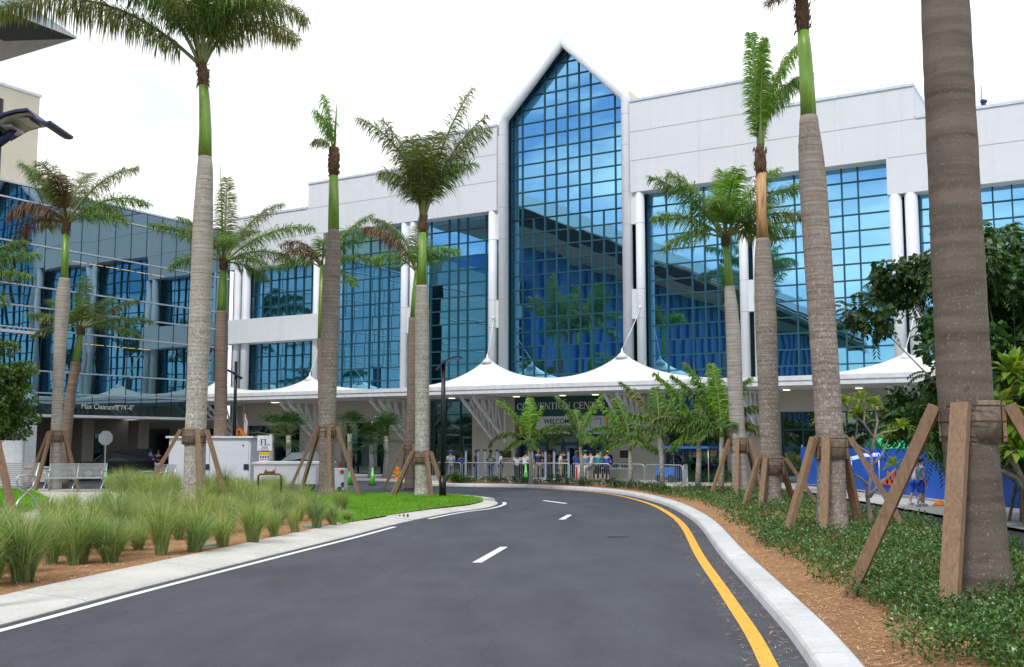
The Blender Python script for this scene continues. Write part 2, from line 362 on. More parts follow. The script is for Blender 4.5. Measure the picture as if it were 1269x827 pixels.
# ------------------------------------------------------------ ground plan
from mathutils.geometry import delaunay_2d_cdt
def smooth(pts, n=6):
    P = [Vector((p[0], p[1], 0)) for p in pts]; out = []
    for i in range(len(P) - 1):
        a = P[max(i - 1, 0)]; b = P[i]; c = P[i + 1]; d = P[min(i + 2, len(P) - 1)]
        for k in range(n):
            t = k / n
            out.append(.5 * ((2 * b) + (c - a) * t + (2 * a - 5 * b + 4 * c - d) * t * t + (3 * b - a - 3 * c + d) * t ** 3))
    out.append(P[-1]); return out
def offset(poly, w):
    out = []
    for i, p in enumerate(poly):
        t = (poly[min(i + 1, len(poly) - 1)] - poly[max(i - 1, 0)]).normalized(); nrm = Vector((-t.y, t.x, 0))
        out.append(p + nrm * (w(i / (len(poly) - 1)) if callable(w) else w))
    return out
def gp(pts, z=0): return [G(x, y, z) for x, y in pts]
def sm01(x): x = max(0., min(1., x)); return x * x * (3 - 2 * x)
Ledge = smooth([(-15, -30), (-9.6, 2), (-8, 9)] + [tuple(G(*p)[:2]) for p in [(0, 776), (170, 731), (345, 687), (430, 666), (500, 648), (560, 636), (600, 630.5)]] + [(-.55, 41.2), (-.9, 43.3), (-2.3, 45.6), (-5, 46.6), (-10, 47.6), (-20, 50.5), (-45, 53), (-80, 53)])
Redge = smooth([(-3, -30), (.4, -6), (2, 4)] + [tuple(G(*p)[:2]) for p in [(1003, 827), (940, 745), (893, 690), (868, 655)]] + [(5.75, 35), (5.85, 41), (5.3, 47), (4.2, 51), (2.2, 54), (.2, 55.6), (-1.8, 56.3), (-3.8, 57), (-5.3, 59.5), (-7.2, 63), (-11, 65.2), (-18, 65.8), (-40, 66), (-80, 66)])
def polyclosed(a): return [(p.x, p.y) for p in a]
def inside(x, y, poly):
    c = False; j = len(poly) - 1
    for i in range(len(poly)):
        xi, yi = poly[i]; xj, yj = poly[j]
        if (yi > y) != (yj > y) and x < (xj - xi) * (y - yi) / (yj - yi) + xi: c = not c
        j = i
    return c
def pdist(x, y, line):
    best = 1e9
    for i in range(len(line) - 1):
        a = line[i]; b = line[i + 1]; dx = b.x - a.x; dy = b.y - a.y
        t = max(0, min(1, ((x - a.x) * dx + (y - a.y) * dy) / (dx * dx + dy * dy + 1e-9)))
        best = min(best, (x - a.x - t * dx) ** 2 + (y - a.y - t * dy) ** 2)
    return math.sqrt(best)
def sheet(name, poly, zf, mat, step=None, kind='structure'):
    pts = [Vector(p) for p in poly]; n = len(pts); edges = [(i, (i + 1) % n) for i in range(n)]
    if step:
        x0 = min(p[0] for p in poly); x1 = max(p[0] for p in poly); y0 = min(p[1] for p in poly); y1 = max(p[1] for p in poly)
        y = y0 + step / 2
        while y < y1:
            x = x0 + step / 2
            while x < x1:
                if inside(x, y, poly): pts.append(Vector((x + rnd.uniform(-.1, .1), y + rnd.uniform(-.1, .1))))
                x += step
            y += step
    r = delaunay_2d_cdt(pts, edges, [], 1, 1e-5)
    mb = MB(); mb.add([(p[0], p[1], zf(p[0], p[1]) if callable(zf) else zf) for p in r[0]], r[2], 0, bool(step))
    o = mb.build(name, mat, fix=False)
    for p in o.data.polygons[:1]:
        pass
    bm = bmesh.new(); bm.from_mesh(o.data)
    for f in bm.faces:
        if f.normal.z < 0: f.normal_flip()
    bm.to_mesh(o.data); bm.free()
    return tag(o, kind=kind)
# base ground to the horizon
mb = MB(); mb.add([(-900, -900, -.02), (900, -900, -.02), (900, 900, -.02), (-900, 900, -.02)], [(0, 1, 2, 3)]); tag(mb.build('ground', M['ground']), kind='structure')
sheet('road', polyclosed(Redge) + [(-80, 40), (-80, -30)], .004, M['asphalt'])
Lin = offset(Ledge, lambda u: 1.15 if u < .35 else max(.6, 1.15 - (u - .35) * 4))
islp = polyclosed(Lin) + [(-80, -30)]
def zl(x, y):
    e = pdist(x, y, Lin); return .14 + .55 * sm01((e - 2) / 11) if inside(x, y, islp) else .14
isl_vis = [(x, y) for x, y in islp]
sheet('planting_bed_soil', isl_vis, zl, M['mulch'], 1.6)
Rin = offset(Redge, -.5)
drive_near = [(11.2, 52.5), (10.9, 47), (10.8, 42), (10.8, 33), (10.75, 27), (10.0, 20.6), (8.8, 12), (7.2, 4), (4, -8), (0, -30)]
farstrip = [p for p in offset(Redge, -2.1) if p.y > 50 and p.x > -4.3]
ri = [p for p in Rin if not (p.x < -3.9 and p.y > 50)]
bedp = polyclosed(ri) + [(p.x, p.y) for p in reversed(farstrip) if p.x < 7.9] + drive_near
def zr(x, y):
    e = pdist(x, y, ri); return .14 + .12 * sm01(e / 2.5)
sheet('planting_bed', bedp, zr, M['mulch'], 1.0)
pz = [p for p in Rin if p.y > 48.0]
sheet('plaza_pavement', polyclosed(pz) + [(-80, 150), (95, 150), (95, -30), (13.8, -30), (13.8, 50), (11.0, 53)], .1, M['pavement'])
sheet('driveway', [(x - .25, y) for x, y in drive_near] + [(13.8, -30), (13.8, 53)], .012, M['asphalt'])
def sweep(name, line, prof, mat, seg=3.0, gap=.012, side=1):
    # resample by length and break into cast segments with open joints
    pts = [line[0]]; 
    for p in line[1:]:
        while (p - pts[-1]).length > .5: pts.append(pts[-1] + (p - pts[-1]).normalized() * .5)
    mb = MB(); n = len(prof); k = int(seg / .5)
    for i0 in range(0, len(pts) - 1, k):
        ch = pts[i0:i0 + k + 1]
        if len(ch) < 2: continue
        vs = []
        for i, p in enumerate(ch):
            gi = i0 + i; t = (pts[min(gi + 1, len(pts) - 1)] - pts[max(gi - 1, 0)]).normalized(); nn = Vector((-t.y, t.x, 0)) * side
            q = p + t * (gap if i == 0 else (-gap if i == len(ch) - 1 else 0))
            for a, z in prof: vs.append(q + nn * a + Vector((0, 0, z)))
        fs = []
        for i in range(len(ch) - 1):
            for j in range(n - 1): fs.append((i * n + j, i * n + j + 1, (i + 1) * n + j + 1, (i + 1) * n + j))
        fs += [tuple(range(n)), tuple(range((len(ch) - 1) * n, len(ch) * n))]
        mb.add(vs, fs, 0, False)
    return tag(mb.build(name, mat, fix=True), kind='structure')
def vis(line, y0=2.): return [p for p in line if p.y > y0 and p.x > -45]
L1 = vis(Ledge)
i_nose = max(range(len(L1)), key=lambda i: L1[i].x)
# mountable apron kerb on the left
prof = lambda w: [(0, -.01), (0, .02), (.05, .05), (w * .6, .11), (w + .02, .15), (w + .05, .1)]
cut = [i for i, p in enumerate(L1) if p.y > G(500, 648).y - .2][0]
sweep('kerb_apron', L1[:cut], prof(1.15), M['kerb_concrete'], 4.0)
sweep('kerb_inlet', L1[cut - 2:cut + 3], [(.04, .005), (.08, .015), (.5, .06), (.9, .11), (1.2, .125)], M['kerb_concrete'], 6.0)
sweep('kerb_island_nose', L1[cut + 1:i_nose + 4], prof(.95), M['kerb_concrete'], 4.0)
sweep('kerb_island_back', L1[i_nose + 3:], [(0, 0), (.03, .13), (.08, .15), (.6, .15), (.62, .1)], M['kerb_concrete'])
sweep('kerb_right', [p for p in Redge if p.y > 0 and p.x > -4.1], [(0, -.01), (.03, .1), (.06, .135), (.12, .155), (.36, .165), (.46, .16), (.51, .13), (.52, .05)], M['kerb_white'], 3.0, side=-1)
sweep('kerb_plaza', [p for p in Redge if p.y > 50 and -60 < p.x <= -4.0], [(0, -.01), (.03, .1), (.06, .13), (.4, .135), (.45, .1)], M['kerb_concrete'], 3.0, side=-1)
sweep('kerb_driveway', [Vector((x, y, 0)) for x, y in drive_near[:8]], [(-.25, 0), (-.22, .12), (-.15, .15), (0.02, .15), (0.05, .1)], M['kerb_concrete'], 3.0, side=-1)
def stripe(name, line, o0, o1, mat, z=.012):
    a = offset(line, o0); b = offset(line, o1); n = len(a)
    mb = MB(); mb.add([(p.x, p.y, z) for p in a] + [(p.x, p.y, z) for p in b], [(i, i + 1, n + i + 1, n + i) for i in range(n - 1)])
    return tag(mb.build(name, mat), kind='structure')
stripe('edge_line_white', [p for p in L1[:cut + 1]][:-2], -.34, -.19, M['white_paint'])
stripe('edge_line_white', L1[cut + 2:i_nose + 3], -.34, -.19, M['white_paint'])
stripe('edge_line_yellow', [p for p in Redge if p.y > 0 and p.x > -2], .34, .54, M['yellow_paint'])
def quadmark(px, name, mat):
    mb = MB(); mb.add([tuple(G(x, y)[:2]) + (.012,) for x, y in px], [tuple(range(len(px)))]); o = mb.build(name, mat, fix=True); return tag(o, kind='structure')
quadmark([(585, 698), (597, 698), (629.5, 678.5), (620, 678.5)], 'lane_dash', M['white_paint'])
quadmark([(692, 644.5), (700, 644.5), (709, 638.5), (703, 638.5)], 'lane_dash', M['white_paint'])
quadmark([(671, 621), (676, 620.7), (704, 624.2), (700, 624.8)], 'lane_dash', M['white_paint'])
quadmark([(1049, 641), (1063, 644), (1072, 644), (1058, 641)], 'lane_dash', M['white_paint'])
# small dark scar and a storm drain
mb = MB(); c = G(766, 666); mb.box((c.x, c.y, .014), (.55, .1, .006), .1); tag(mb.build('asphalt_patch', M['black_plastic']), kind='structure')
c = G(508, 643); dr = empty('storm_drain', (c.x, c.y, 0), 'rusty storm drain inlet in the gap of the left kerb', 'drain')
mb = MB(); mb.box((c.x - .55, c.y, .05), (1.3, 1.0, .06), .1); mb.build('frame', M['kerb_concrete'], dr)
mb = MB()
for k in range(7): mb.box((c.x - .85 + k * .13, c.y, .1), (.05, .8, .05), .1)
mb.build('grate', M['strap'], dr)
# left path and lawns
def zoff(f, o): return lambda x, y: f(x, y) + o
# circle path in the left garden
pc = G(20, 618, .55); 
ring = []
po = [(-40, 663), (60, 641), (100, 627), (88, 615), (60, 609.5), (20, 608), (-40, 608)]
pin = [(-40, 640), (20, 637), (46, 630), (58, 623), (56, 616), (38, 612.5), (10, 611.5), (-40, 611.5)]
path_px = [(-60, 607), (40, 606.5), (95, 606.5), (135, 609), (150, 614), (140, 622), (118, 632), (80, 642), (30, 655), (-60, 675)]
def Gl(px, py):
    z = .3
    for _ in range(6):
        p = G(px, py, z); z = zl(p.x, p.y)
    return Vector((p.x, p.y, z))
path_w = [tuple(Gl(*p)[:2]) for p in path_px]
sheet('garden_path', path_w, zoff(zl, .02), M['path_concrete'], .8)
lawn_l = [tuple(Gl(*p)[:2]) for p in [(-60, 611), (20, 610), (45, 612.5), (61, 619), (56, 626), (38, 632), (10, 639), (-60, 655)]]
sheet('garden_lawn', lawn_l, zoff(zl, .035), M['lawn'], .8)
nose = [p for p in Lin if p.y > G(418, 656).y and p.x > -9 and p.y < 54]
lawn_n = [(p.x, p.y) for p in nose] + [tuple(Gl(*p)[:2]) for p in [(350, 611), (368, 620), (398, 638)]]
sheet('island_lawn', lawn_n, zoff(zl, .012), M['lawn'], .8)
def blades(name, poly, zf, n, h, mat, w=.012, kind='stuff', flat=False):
    x0 = min(p[0] for p in poly); x1 = max(p[0] for p in poly); y0 = min(p[1] for p in poly); y1 = max(p[1] for p in poly)
    mb = MB(); k = 0
    while k < n:
        x = rnd.uniform(x0, x1); y = rnd.uniform(y0, y1)
        if not inside(x, y, poly): continue
        k += 1; a = rnd.uniform(0, 2 * PI); hh = h * rnd.uniform(.5, 1.3); z = zf(x, y); c, s = math.cos(a), math.sin(a)
        if flat:
            l = hh / 2; e = rnd.uniform(.0, .025); mb.add([(x - c * l - s * w, y - s * l + c * w, z + e), (x - c * l + s * w, y - s * l - c * w, z + e), (x + c * l, y + s * l, z + .005 + rnd.uniform(0, .03))], [(0, 1, 2)])
        else:
            t = rnd.uniform(-.5, .5) * hh
            mb.add([(x - c * w, y - s * w, z - .01), (x + c * w, y + s * w, z - .01), (x + t, y + rnd.uniform(-.4, .4) * hh, z + hh)], [(0, 1, 2)])
    return tag(mb.build(name, mat), None, None, None, kind)
blades('lawn_grass', lawn_n, zoff(zl, .012), 30000, .09, M['lawn_blade'], .014)
blades('lawn_grass', lawn_l, zoff(zl, .03), 9000, .09, M['lawn_blade'], .016)
near_bed = [p for p in bedp if p[1] < 30 and p[1] > 3]
nb = [(p.x, p.y) for p in ri if 9 < p.y < 34] + [(9.3, 34), (9.4, 20), (8.2, 12), (6.5, 9)]
blades('mulch_straw', nb, zoff(zr, .012), 26000, .11, M['straw'], .005, flat=True)
lt_ = [(p.x, p.y) for p in offset(Redge, .03) if 6 < p.y < 34] + [(p.x, p.y) for p in reversed(offset(Redge, .75)) if 6 < p.y < 34]
blades('road_litter', lt_, .02 if False else (lambda x, y: .012), 1500, .1, M['straw'], .004, flat=True)
near_l = [(p.x, p.y) for p in Lin if 10 < p.y < 40] + [(-6, 40), (-13, 24), (-13, 10)]
blades('mulch_straw', near_l, zoff(zl, .012), 14000, .13, M['straw'], .007, flat=True)
# ------------------------------------------------------------ convention hall
C0 = -.145
def fpoly_prism(mb, sz, d0, d1, mi=0):      # outline in (s,z) from depth d0 (front) back to d1
    mb.prism([W(s, d0, z) for s, z in sz], N * (d1 - d0), mi)
hall = empty('convention_hall', W(0, 0, 0), 'white hall with tall blue glass bays and a pointed glass gable', 'building')
BOT = 15.85; SOF = 17.87; R1z, R2z, R3z = 23.65, 21.72, 19.88
mb = MB()
fpoly_prism(mb, [(-30.1, BOT), (-20.2, BOT), (-20.2, SOF), (-5.05, SOF), (-5.05, R1z), (-13.2, R1z), (-13.2, R2z), (-21.75, R2z), (-21.75, R3z), (-30.1, R3z)], 0, -7)
mb.build('upper_wall', M['facade'], hall, fix=True)
mb = MB()
fpoly_prism(mb, [(4.76, SOF), (20.05, SOF), (20.05, BOT), (46, BOT), (46, R3z), (21.6, R3z), (21.6, R2z), (13.3, R2z), (13.3, R1z), (4.76, R1z)], 0, -7)
mb.build('upper_wall', M['facade'], hall, fix=True)
for z, ints in ((21.72, [(-13.2, -5.05), (4.76, 13.3)]), (19.88, [(-21.75, -5.05), (4.76, 21.6)]), (17.9, [(-30.1, -20.3), (20.15, 46)])):
    for a, b in ints: mb = MB(); mb.fbox(a, b, -.05, .006, z - .025, z + .025); mb.build('wall_joint', M['facade_joint'], hall)
for a, b, z in ((-13.25, -5.05, R1z), (4.76, 13.35, R1z), (-21.8, -13.25, R2z), (13.35, 21.65, R2z), (-30.1, -21.8, R3z), (21.65, 46, R3z)):
    mb = MB(); mb.fbox(a, b, -7.05, .07, z + .005, z + .16); mb.build('parapet_coping', M['coping'], hall)
# cream set-back mass seen at the roof steps and behind the gable
mb = MB(); mb.fbox(5.0, 22.9, -14, -7.2, 10, 22.9); mb.fbox(-22, -5, -14, -7.2, 10, 20.5); mb.build('rear_block', M['cream'], hall)
mb = MB(); fpoly_prism(mb, [(C0 - 4.4, 10), (C0 + 4.4, 10), (C0 + 4.4, 24.2), (C0, 28.6), (C0 - 4.4, 24.2)], -1.6, -12); mb.build('gable_body', M['cream'], hall, fix=True)
mb = MB(); fpoly_prism(mb, [(4.5, 23.66), (5.5, 23.66), (4.5, 24.6)], -.5, -7); mb.build('gable_flank', M['cream'], hall, fix=True)
# gable frame
mb = MB(); d = -.3
def ringed(mb, s, r, z0, z1, joints):
    mb.tube([W(s, d, z0), W(s, d, z1)], r, 18)
for sg in (-1, 1):
    mb.tube([W(C0 + sg * 4.53, d, 5.3), W(C0 + sg * 4.53, d, 23.9), W(C0 + sg * 4.4, d, 24.25), W(C0 + .02 * sg, d, 28.75)], [.33, .33, .34, .34], 18)
mb.ball(W(C0, d, 28.75), .34)
mb.build('gable_frame', M['col'], hall)
def colpart(s, r, z0, z1, zj):
    mb = MB(); mb.tube([W(s, d, z0), W(s, d, z1)], r, 18)
    o = mb.build('column', M['col'], hall)
    m2 = MB()
    for z in zj: m2.tube([W(s, d, z - .015), W(s, d, z + .015)], r + .004, 18)
    m2.build('joint', M['facade_joint'], o); return o
ZJ = [9.95, 11.8, 15.9]
m2 = MB()
for sg in (-1, 1):
    for z in ZJ + [18, 21, 23]: m2.tube([W(C0 + sg * 4.53, d, z - .015), W(C0 + sg * 4.53, d, z + .015)], .334, 18)
m2.build('frame_joint', M['facade_joint'], hall)
for s, r in ((-5.36 - .14, .31), (5.26, .28), (-12.83, .29), (-12.07, .28), (11.81, .27), (12.63, .27)): colpart(s, r, 5.3, SOF - .005, ZJ)
for s, r in ((-20.95, .3), (-20.1 - .02, .3), (20.4, .34), (21.22, .34), (-28.2, .33), (-29.1, .31), (30.0, .33), (30.9, .33)): colpart(s, r, 5.3, BOT - .005, ZJ[:2])
# spandrels between paired columns and the left spandrel band
for a, b in ((-5.5, -4.6), (4.4, 5.3), (-12.8, -12.1), (11.8, 12.65), (20.4, 21.2), (-21.0, -20.1)):
    mb = MB(); mb.fbox(a, b, -.6, -.2, 9.95, 11.8); mb.build('spandrel', M['facade'], hall)
    if abs(a) < 14: mb = MB(); mb.fbox(a, b, -.6, -.2, 15.9, 23 if abs(a) < 6 else SOF - .01); mb.build('spandrel', M['facade'], hall)
mb = MB(); mb.fbox(-30.05, -19.85, -1, .36, 9.95, 11.8); mb.build('spandrel_band', M['facade'], hall)
# glazing
def clip(poly, a, b, c):    # keep a*s+b*z<=c
    out = []
    for i in range(len(poly)):
        p = poly[i]; q = poly[(i + 1) % len(poly)]; fp = a * p[0] + b * p[1] - c; fq = a * q[0] + b * q[1] - c
        if fp <= 0: out.append(p)
        if fp * fq < 0: t = fp / (fp - fq); out.append((p[0] + (q[0] - p[0]) * t, p[1] + (q[1] - p[1]) * t))
    return out
def curtain(ss, zs, dd, gm, mm, parent=hall, clips=(), tilt=.0022, cw=.036, name='curtain_wall'):
    g = MB()
    for i in range(len(ss) - 1):
        for j in range(len(zs) - 1):
            poly = [(ss[i], zs[j]), (ss[i + 1], zs[j]), (ss[i + 1], zs[j + 1]), (ss[i], zs[j + 1])]
            for c in clips: poly = clip(poly, *c)
            if len(poly) < 3: continue
            a, b = rnd.gauss(0, tilt), rnd.gauss(0, tilt); sc, zc = (ss[i] + ss[i + 1]) / 2, (zs[j] + zs[j + 1]) / 2
            g.add([W(s, dd + a * (s - sc) + b * (z - zc), z) for s, z in poly], [tuple(range(len(poly)))])
    o = g.build(name, gm, parent)
    m = MB()
    for s in ss:
        z1 = zs[-1]
        for a, b, c in clips:
            if b > 0: z1 = min(z1, (c - a * s) / b)
        if z1 > zs[0] + .1: m.fbox(s - cw, s + cw, dd - .03, dd + .09, zs[0], z1)
    for z in zs:
        s0, s1 = ss[0], ss[-1]
        for a, b, c in clips:
            if a < 0: s0 = max(s0, (c - b * z) / a)
            if a > 0: s1 = min(s1, (c - b * z) / a)
        if s1 > s0 + .05: m.fbox(s0, s1, dd - .03, dd + .075, z - cw * 1.1, z + cw * 1.1)
    m.build('mullion', mm, o); return o
def rows(z0, z1, h=.948):
    n = max(1, round((z1 - z0) / h)); return [z0 + (z1 - z0) * i / n for i in range(n + 1)]
GD = -1.0
def cols(s0, s1, pat):
    t = sum(pat); out = [s0]
    for p in pat: out.append(out[-1] + (s1 - s0) * p / t)
    return out
g, mm = M['glass'], M['mull']
gg = [C0 - 4.3, C0 + 4.3]; slope = (28.75 - 24.25) / 4.4
clips = [(-slope, 1, 28.8 - slope * C0), (slope, 1, 28.8 + slope * C0)]
clips = [(slope * -1, 1, 28.8 - slope * C0), (slope, 1, 28.8 + slope * C0)]
curtain(cols(gg[0], gg[1], [1, 1, 1, 1, 1, 1, 1, 1, 1, 1]), rows(5.8, 17.2), GD, g, mm)
o = curtain(cols(gg[0], gg[1], [.5, .5, 2, 1, 1, 1, 1, 2, 1]), rows(17.2, 28.5), GD, g, mm, clips=clips)
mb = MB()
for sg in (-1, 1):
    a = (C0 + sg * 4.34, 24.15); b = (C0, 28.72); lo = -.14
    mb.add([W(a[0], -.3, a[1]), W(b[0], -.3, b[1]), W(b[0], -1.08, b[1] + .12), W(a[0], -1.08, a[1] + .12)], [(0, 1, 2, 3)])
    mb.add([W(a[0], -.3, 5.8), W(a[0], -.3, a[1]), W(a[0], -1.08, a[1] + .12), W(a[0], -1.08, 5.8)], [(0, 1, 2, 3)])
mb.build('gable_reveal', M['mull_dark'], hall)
curtain(cols(5.5, 11.62, [1.5, 2, 1, 1, 1, 1]), rows(5.8, SOF + .1), GD, g, mm)
curtain(cols(12.9, 20.1, [2, 1, 1, 1, 1, 2]), rows(5.8, SOF + .1), GD, g, mm)
curtain(cols(21.5, 29.8, [1, 1, 1, 1, 1, 2, 1, 1]), rows(5.8, BOT + .1), GD, g, mm)
curtain(cols(31.1, 45.8, [1] * 14), rows(5.8, BOT + .1), GD, g, mm)
curtain(cols(-11.8, -5.7, [1, 2, 1, 1, 2, 1]), rows(5.8, SOF + .1), GD, g, mm)
curtain(cols(-19.85, -13.1, [1, 1, 2, 1, 1, 2]), rows(5.8, SOF + .1), GD, g, mm)
curtain(cols(-27.95, -21.2, [1, 1, 1, 1, 1, 1, 1, 1]), rows(11.8, BOT + .05), GD, g, mm)
curtain(cols(-27.95, -21.2, [1, 1, 1, 1, 1, 1, 1, 1]), rows(5.8, 9.97), GD, g, mm)
for a, b in ((-5.7, C0 - 4.3), (C0 + 4.3, 5.5), (-13.1, -11.8), (11.62, 12.9), (20.1, 21.5), (-21.2, -19.85), (-29.7, -27.95), (29.8, 31.1)):
    curtain([a, b], rows(5.8, SOF - .05 if abs(a) < 14 else BOT - .05, 1.9), GD - .02, M['glass_low'], M['mull_dark'], name='slot_window')
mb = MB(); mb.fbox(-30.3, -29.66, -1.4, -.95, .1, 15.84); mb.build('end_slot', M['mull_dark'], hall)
# body behind the glass, so nothing shows through
mb = MB(); mb.fbox(-29.7, 46, -6.9, -1.3, .2, 15.8); mb.fbox(-20, 20, -6.9, -1.3, 15.8, 17.8); mb.build('body', M['darkroof'], hall)
# ground storey
def GX(px): return FS(px, 560, -.5)[0]
opens = [(GX(303), GX(372), 3.6, 'd'), (GX(424), GX(483), 3.75, 'd'), (GX(530), GX(586), 5.28, 'g'), (GX(639), GX(755), 4.9, 'e'), (GX(823), GX(902), 5.28, 'g'), (GX(967), GX(1106), 4.1, 'g'), (GX(1180), GX(1269), 4.1, 'g'), (30, 38, 4.1, 'g')]
prev = -29.7; mb = MB(); jt = MB()
def wallseg(a, b, z0, z1):
    if b - a > .02: mb = MB(); mb.fbox(a, b, -1.2, -.4, z0, z1); mb.build('ground_wall', M['beige'], hall)
for a, b, h, k in opens:
    wallseg(prev, a, 0, 5.29); wallseg(a, b, h, 5.29) if h < 5.2 else None
    for z in (1.25, 2.35):
        jt.fbox(prev, a, -.5, -.397, z - .015, z + .015)
    n = max(1, int((a - prev) / 2.1))
    for i in range(1, n): jt.fbox(prev + (a - prev) * i / n - .01, prev + (a - prev) * i / n + .01, -.5, -.396, .1, 3.6)
    prev = b
wallseg(prev, 46, 0, 5.29)
jt.build('panel_joint', M['facade_joint'], hall)
for a, b, h, k in opens:
    if k == 'g': curtain(cols(a + .01, b - .01, [1] * max(3, round((b - a) / 1.15))), rows(.1, h - .02, 1.05), -.9, M['glass_low'], M['mull'], name='storefront')
    elif k == 'd': curtain(cols(a + .01, b - .01, [1] * 4), [.1, 2.5, h - .02], -1.0, M['glass_low'], M['mull_dark'], name='storefront')
# entrance: green sign band, welcome banner, transom and three pairs of doors
ea, eb = opens[3][0], opens[3][1]
curtain(cols(ea + .02, eb - .02, [1] * 6), [2.33, 2.85], -.75, M['glass_low'], M['sign_green'], name='transom')
for k in range(6):
    s0 = ea + (eb - ea) * k / 6; s1 = ea + (eb - ea) * (k + 1) / 6
    fr = MB(); fr.fbox(s0 + .03, s0 + .15, -.8, -.72, .1, 2.28); fr.fbox(s1 - .15, s1 - .03, -.8, -.72, .1, 2.28)
    fr.fbox(s0 + .15, s1 - .15, -.8, -.72, 2.14, 2.28); fr.fbox(s0 + .15, s1 - .15, -.8, -.72, .1, .35)
    do = fr.build('door', M['sign_green'], hall)
    pn = MB(); pn.fbox(s0 + .15, s1 - .15, -.775, -.765, .35, 2.14); pn.build('pane', M['glass_low'], do)
    hd = MB(); hx = s1 - .2 if k % 2 == 0 else s0 + .2; hd.fbox(hx - .02, hx + .02, -.72, -.66, .95, 1.3); hd.build('handle', M['steel'], do)
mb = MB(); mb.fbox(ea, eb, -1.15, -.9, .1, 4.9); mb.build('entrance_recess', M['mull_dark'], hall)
for px_, z_ in ((647, 2), (653, 2)): pass
for px_ in (628, 775):
    s_, z_ = FS(px_, 563, -.39); mb = MB(); mb.fbox(s_ - .35, s_ + .35, -.395, -.36, z_ - .22, z_ + .22); pq = mb.build('plaque', M['darkbrown'], hall)
    m2 = MB(); m2.fbox(s_ - .25, s_ + .25, -.36, -.352, z_ - .1, z_ - .07); m2.fbox(s_ - .2, s_ + .2, -.36, -.352, z_ + .05, z_ + .09); m2.build('plaque_text', M['brass'], pq)
# ------------------------------------------------------------ canopy with tent roof
CD = 4.0
mb = MB(); mb.fbox(-30.7, 46, 3.75, CD, 5.36, 5.82); mb.fbox(-30.7, 46, CD, CD + .06, 5.62, 5.86); mb.fbox(-30.95, -30.7, -.2, CD, 5.36, 5.82)
mb.build('canopy_fascia', M['white_metal'], hall)
mb = MB(); mb.fbox(-30.7, 46, -.4, 3.75, 5.3, 5.4); mb.build('canopy_soffit', M['soffit'], hall)
PK = [(-28.3 - 9, 7.2), (-19.53, 6.95), (-4.55, 7.65), (4.94, 7.6), (21.02, 6.9), (30.2, 7.6), (40, 7.6)]
PK[0] = (-28.8, 6.9)
def tz(s, dd):
    e = max(0, 1 - abs(dd - 1.9) / 2.1); h = 0
    for p, z in PK:
        x = abs(s - p); v = (z - 5.84) * math.exp(-x / 2.35) * (1.06)
        rr = math.hypot(x / 1.4, (dd - 1.9)) / 2.0
        h += min(v, z - 5.84) * (e ** (1.0 + .5 * math.exp(-x))) 
    return 5.84 + min(h, 2.16)
mb = MB(); n0 = 440; nd = 16; ss = [-30.7 + (46 + 30.7) * i / n0 for i in range(n0 + 1)]; vs = []
for s in ss:
    for j in range(nd + 1):
        dd = -.2 + 4.2 * j / nd; vs.append(W(s, dd, tz(s, dd)))
mb.add(vs, [(i * (nd + 1) + j, i * (nd + 1) + j + 1, (i + 1) * (nd + 1) + j + 1, (i + 1) * (nd + 1) + j) for i in range(n0) for j in range(nd)], 0, True)
mb.build('tent_roof', M['fabric'], hall)
for s, z in PK[1:5]:
    mb = MB(); mb.tube([W(s, 1.9, z - .25), W(s, 1.9, z - .02), W(s, 1.9, z + .12), W(s, 1.9, z + .35)], [.42, .24, .08, .045], 14); cp = mb.build('tent_cap', M['white_metal'], hall)
    mb = MB(); q = s - .75 if s < 0 else s + .35
    mb.tube([W(s, 1.9, z + .3), W(q * .5 + s * .5, .85, z + 1.6), W(q, -.1, 10.6)], .026, 8); mb.ball(W(q, -.05, 10.6), .12); mb.build('stay_rod', M['white_metal'], cp)
# canopy brackets
for s in (-29, -28.2, -20.9, -20.1, -12.8, -12.1, -5.5, -4.6, 4.5, 5.3, 11.8, 12.6, 20.4, 21.2):
    mb = MB(); o = -.38
    mb.beam(W(s, o, 2.35), W(s, o, 5.28), .12, .12, up=U); mb.beam(W(s, o, 5.2), W(s, 3.5, 5.2), .12, .12, up=U)
    mb.beam(W(s, o, 2.5), W(s, 3.45, 5.12), .15, .15, up=U)
    for t in (.3, .52, .74):
        mb.beam(W(s, o + 3.8 * t, 2.5 + 2.62 * t), W(s, o + 3.8 * t, 5.2), .08, .08, up=U)
        mb.beam(W(s, o + 3.8 * t, 5.2), W(s, o + 3.8 * (t - .22), 2.5 + 2.62 * (t - .22)), .07, .07, up=U)
    mb.build('canopy_bracket', M['white_metal'], hall)
for px_ in (340, 347, 640, 697, 738, 975, 1065, 560):
    s_, _z = FS(px_, 495, 3.2)
    mb = MB(); mb.fbox(s_ - .2, s_ + .2, 3.0, 3.4, 5.17, 5.3); L = mb.build('canopy_light', M['white_metal'], hall)
    mb = MB(); mb.fbox(s_ - .15, s_ + .15, 3.05, 3.35, 5.14, 5.17); mb.build('lamp_lens', M['warm'], L)
# roof antenna with camera
s_, z_ = FS(1217, 132, -.5); rc = empty('roof_camera', W(s_, -.5, R3z + .16), 'black camera and whip antenna on the right parapet', 'camera')
mb = MB(); mb.tube([W(s_, -.5, R3z + .16), W(s_, -.5, R3z + 1.4)], .02, 6); mb.tube([W(s_, -.5, R3z + .16), W(s_, -.5, R3z + .55)], .05, 8); mb.build('mast', M['black'], rc)
mb = MB(); p = W(s_ + .1, -.4, R3z + .5); mb.box(p, (.3, .18, .16), .3); mb.ball(p + Vector((0, 0, -.18)), .12); mb.build('camera_head', M['navy'], rc)
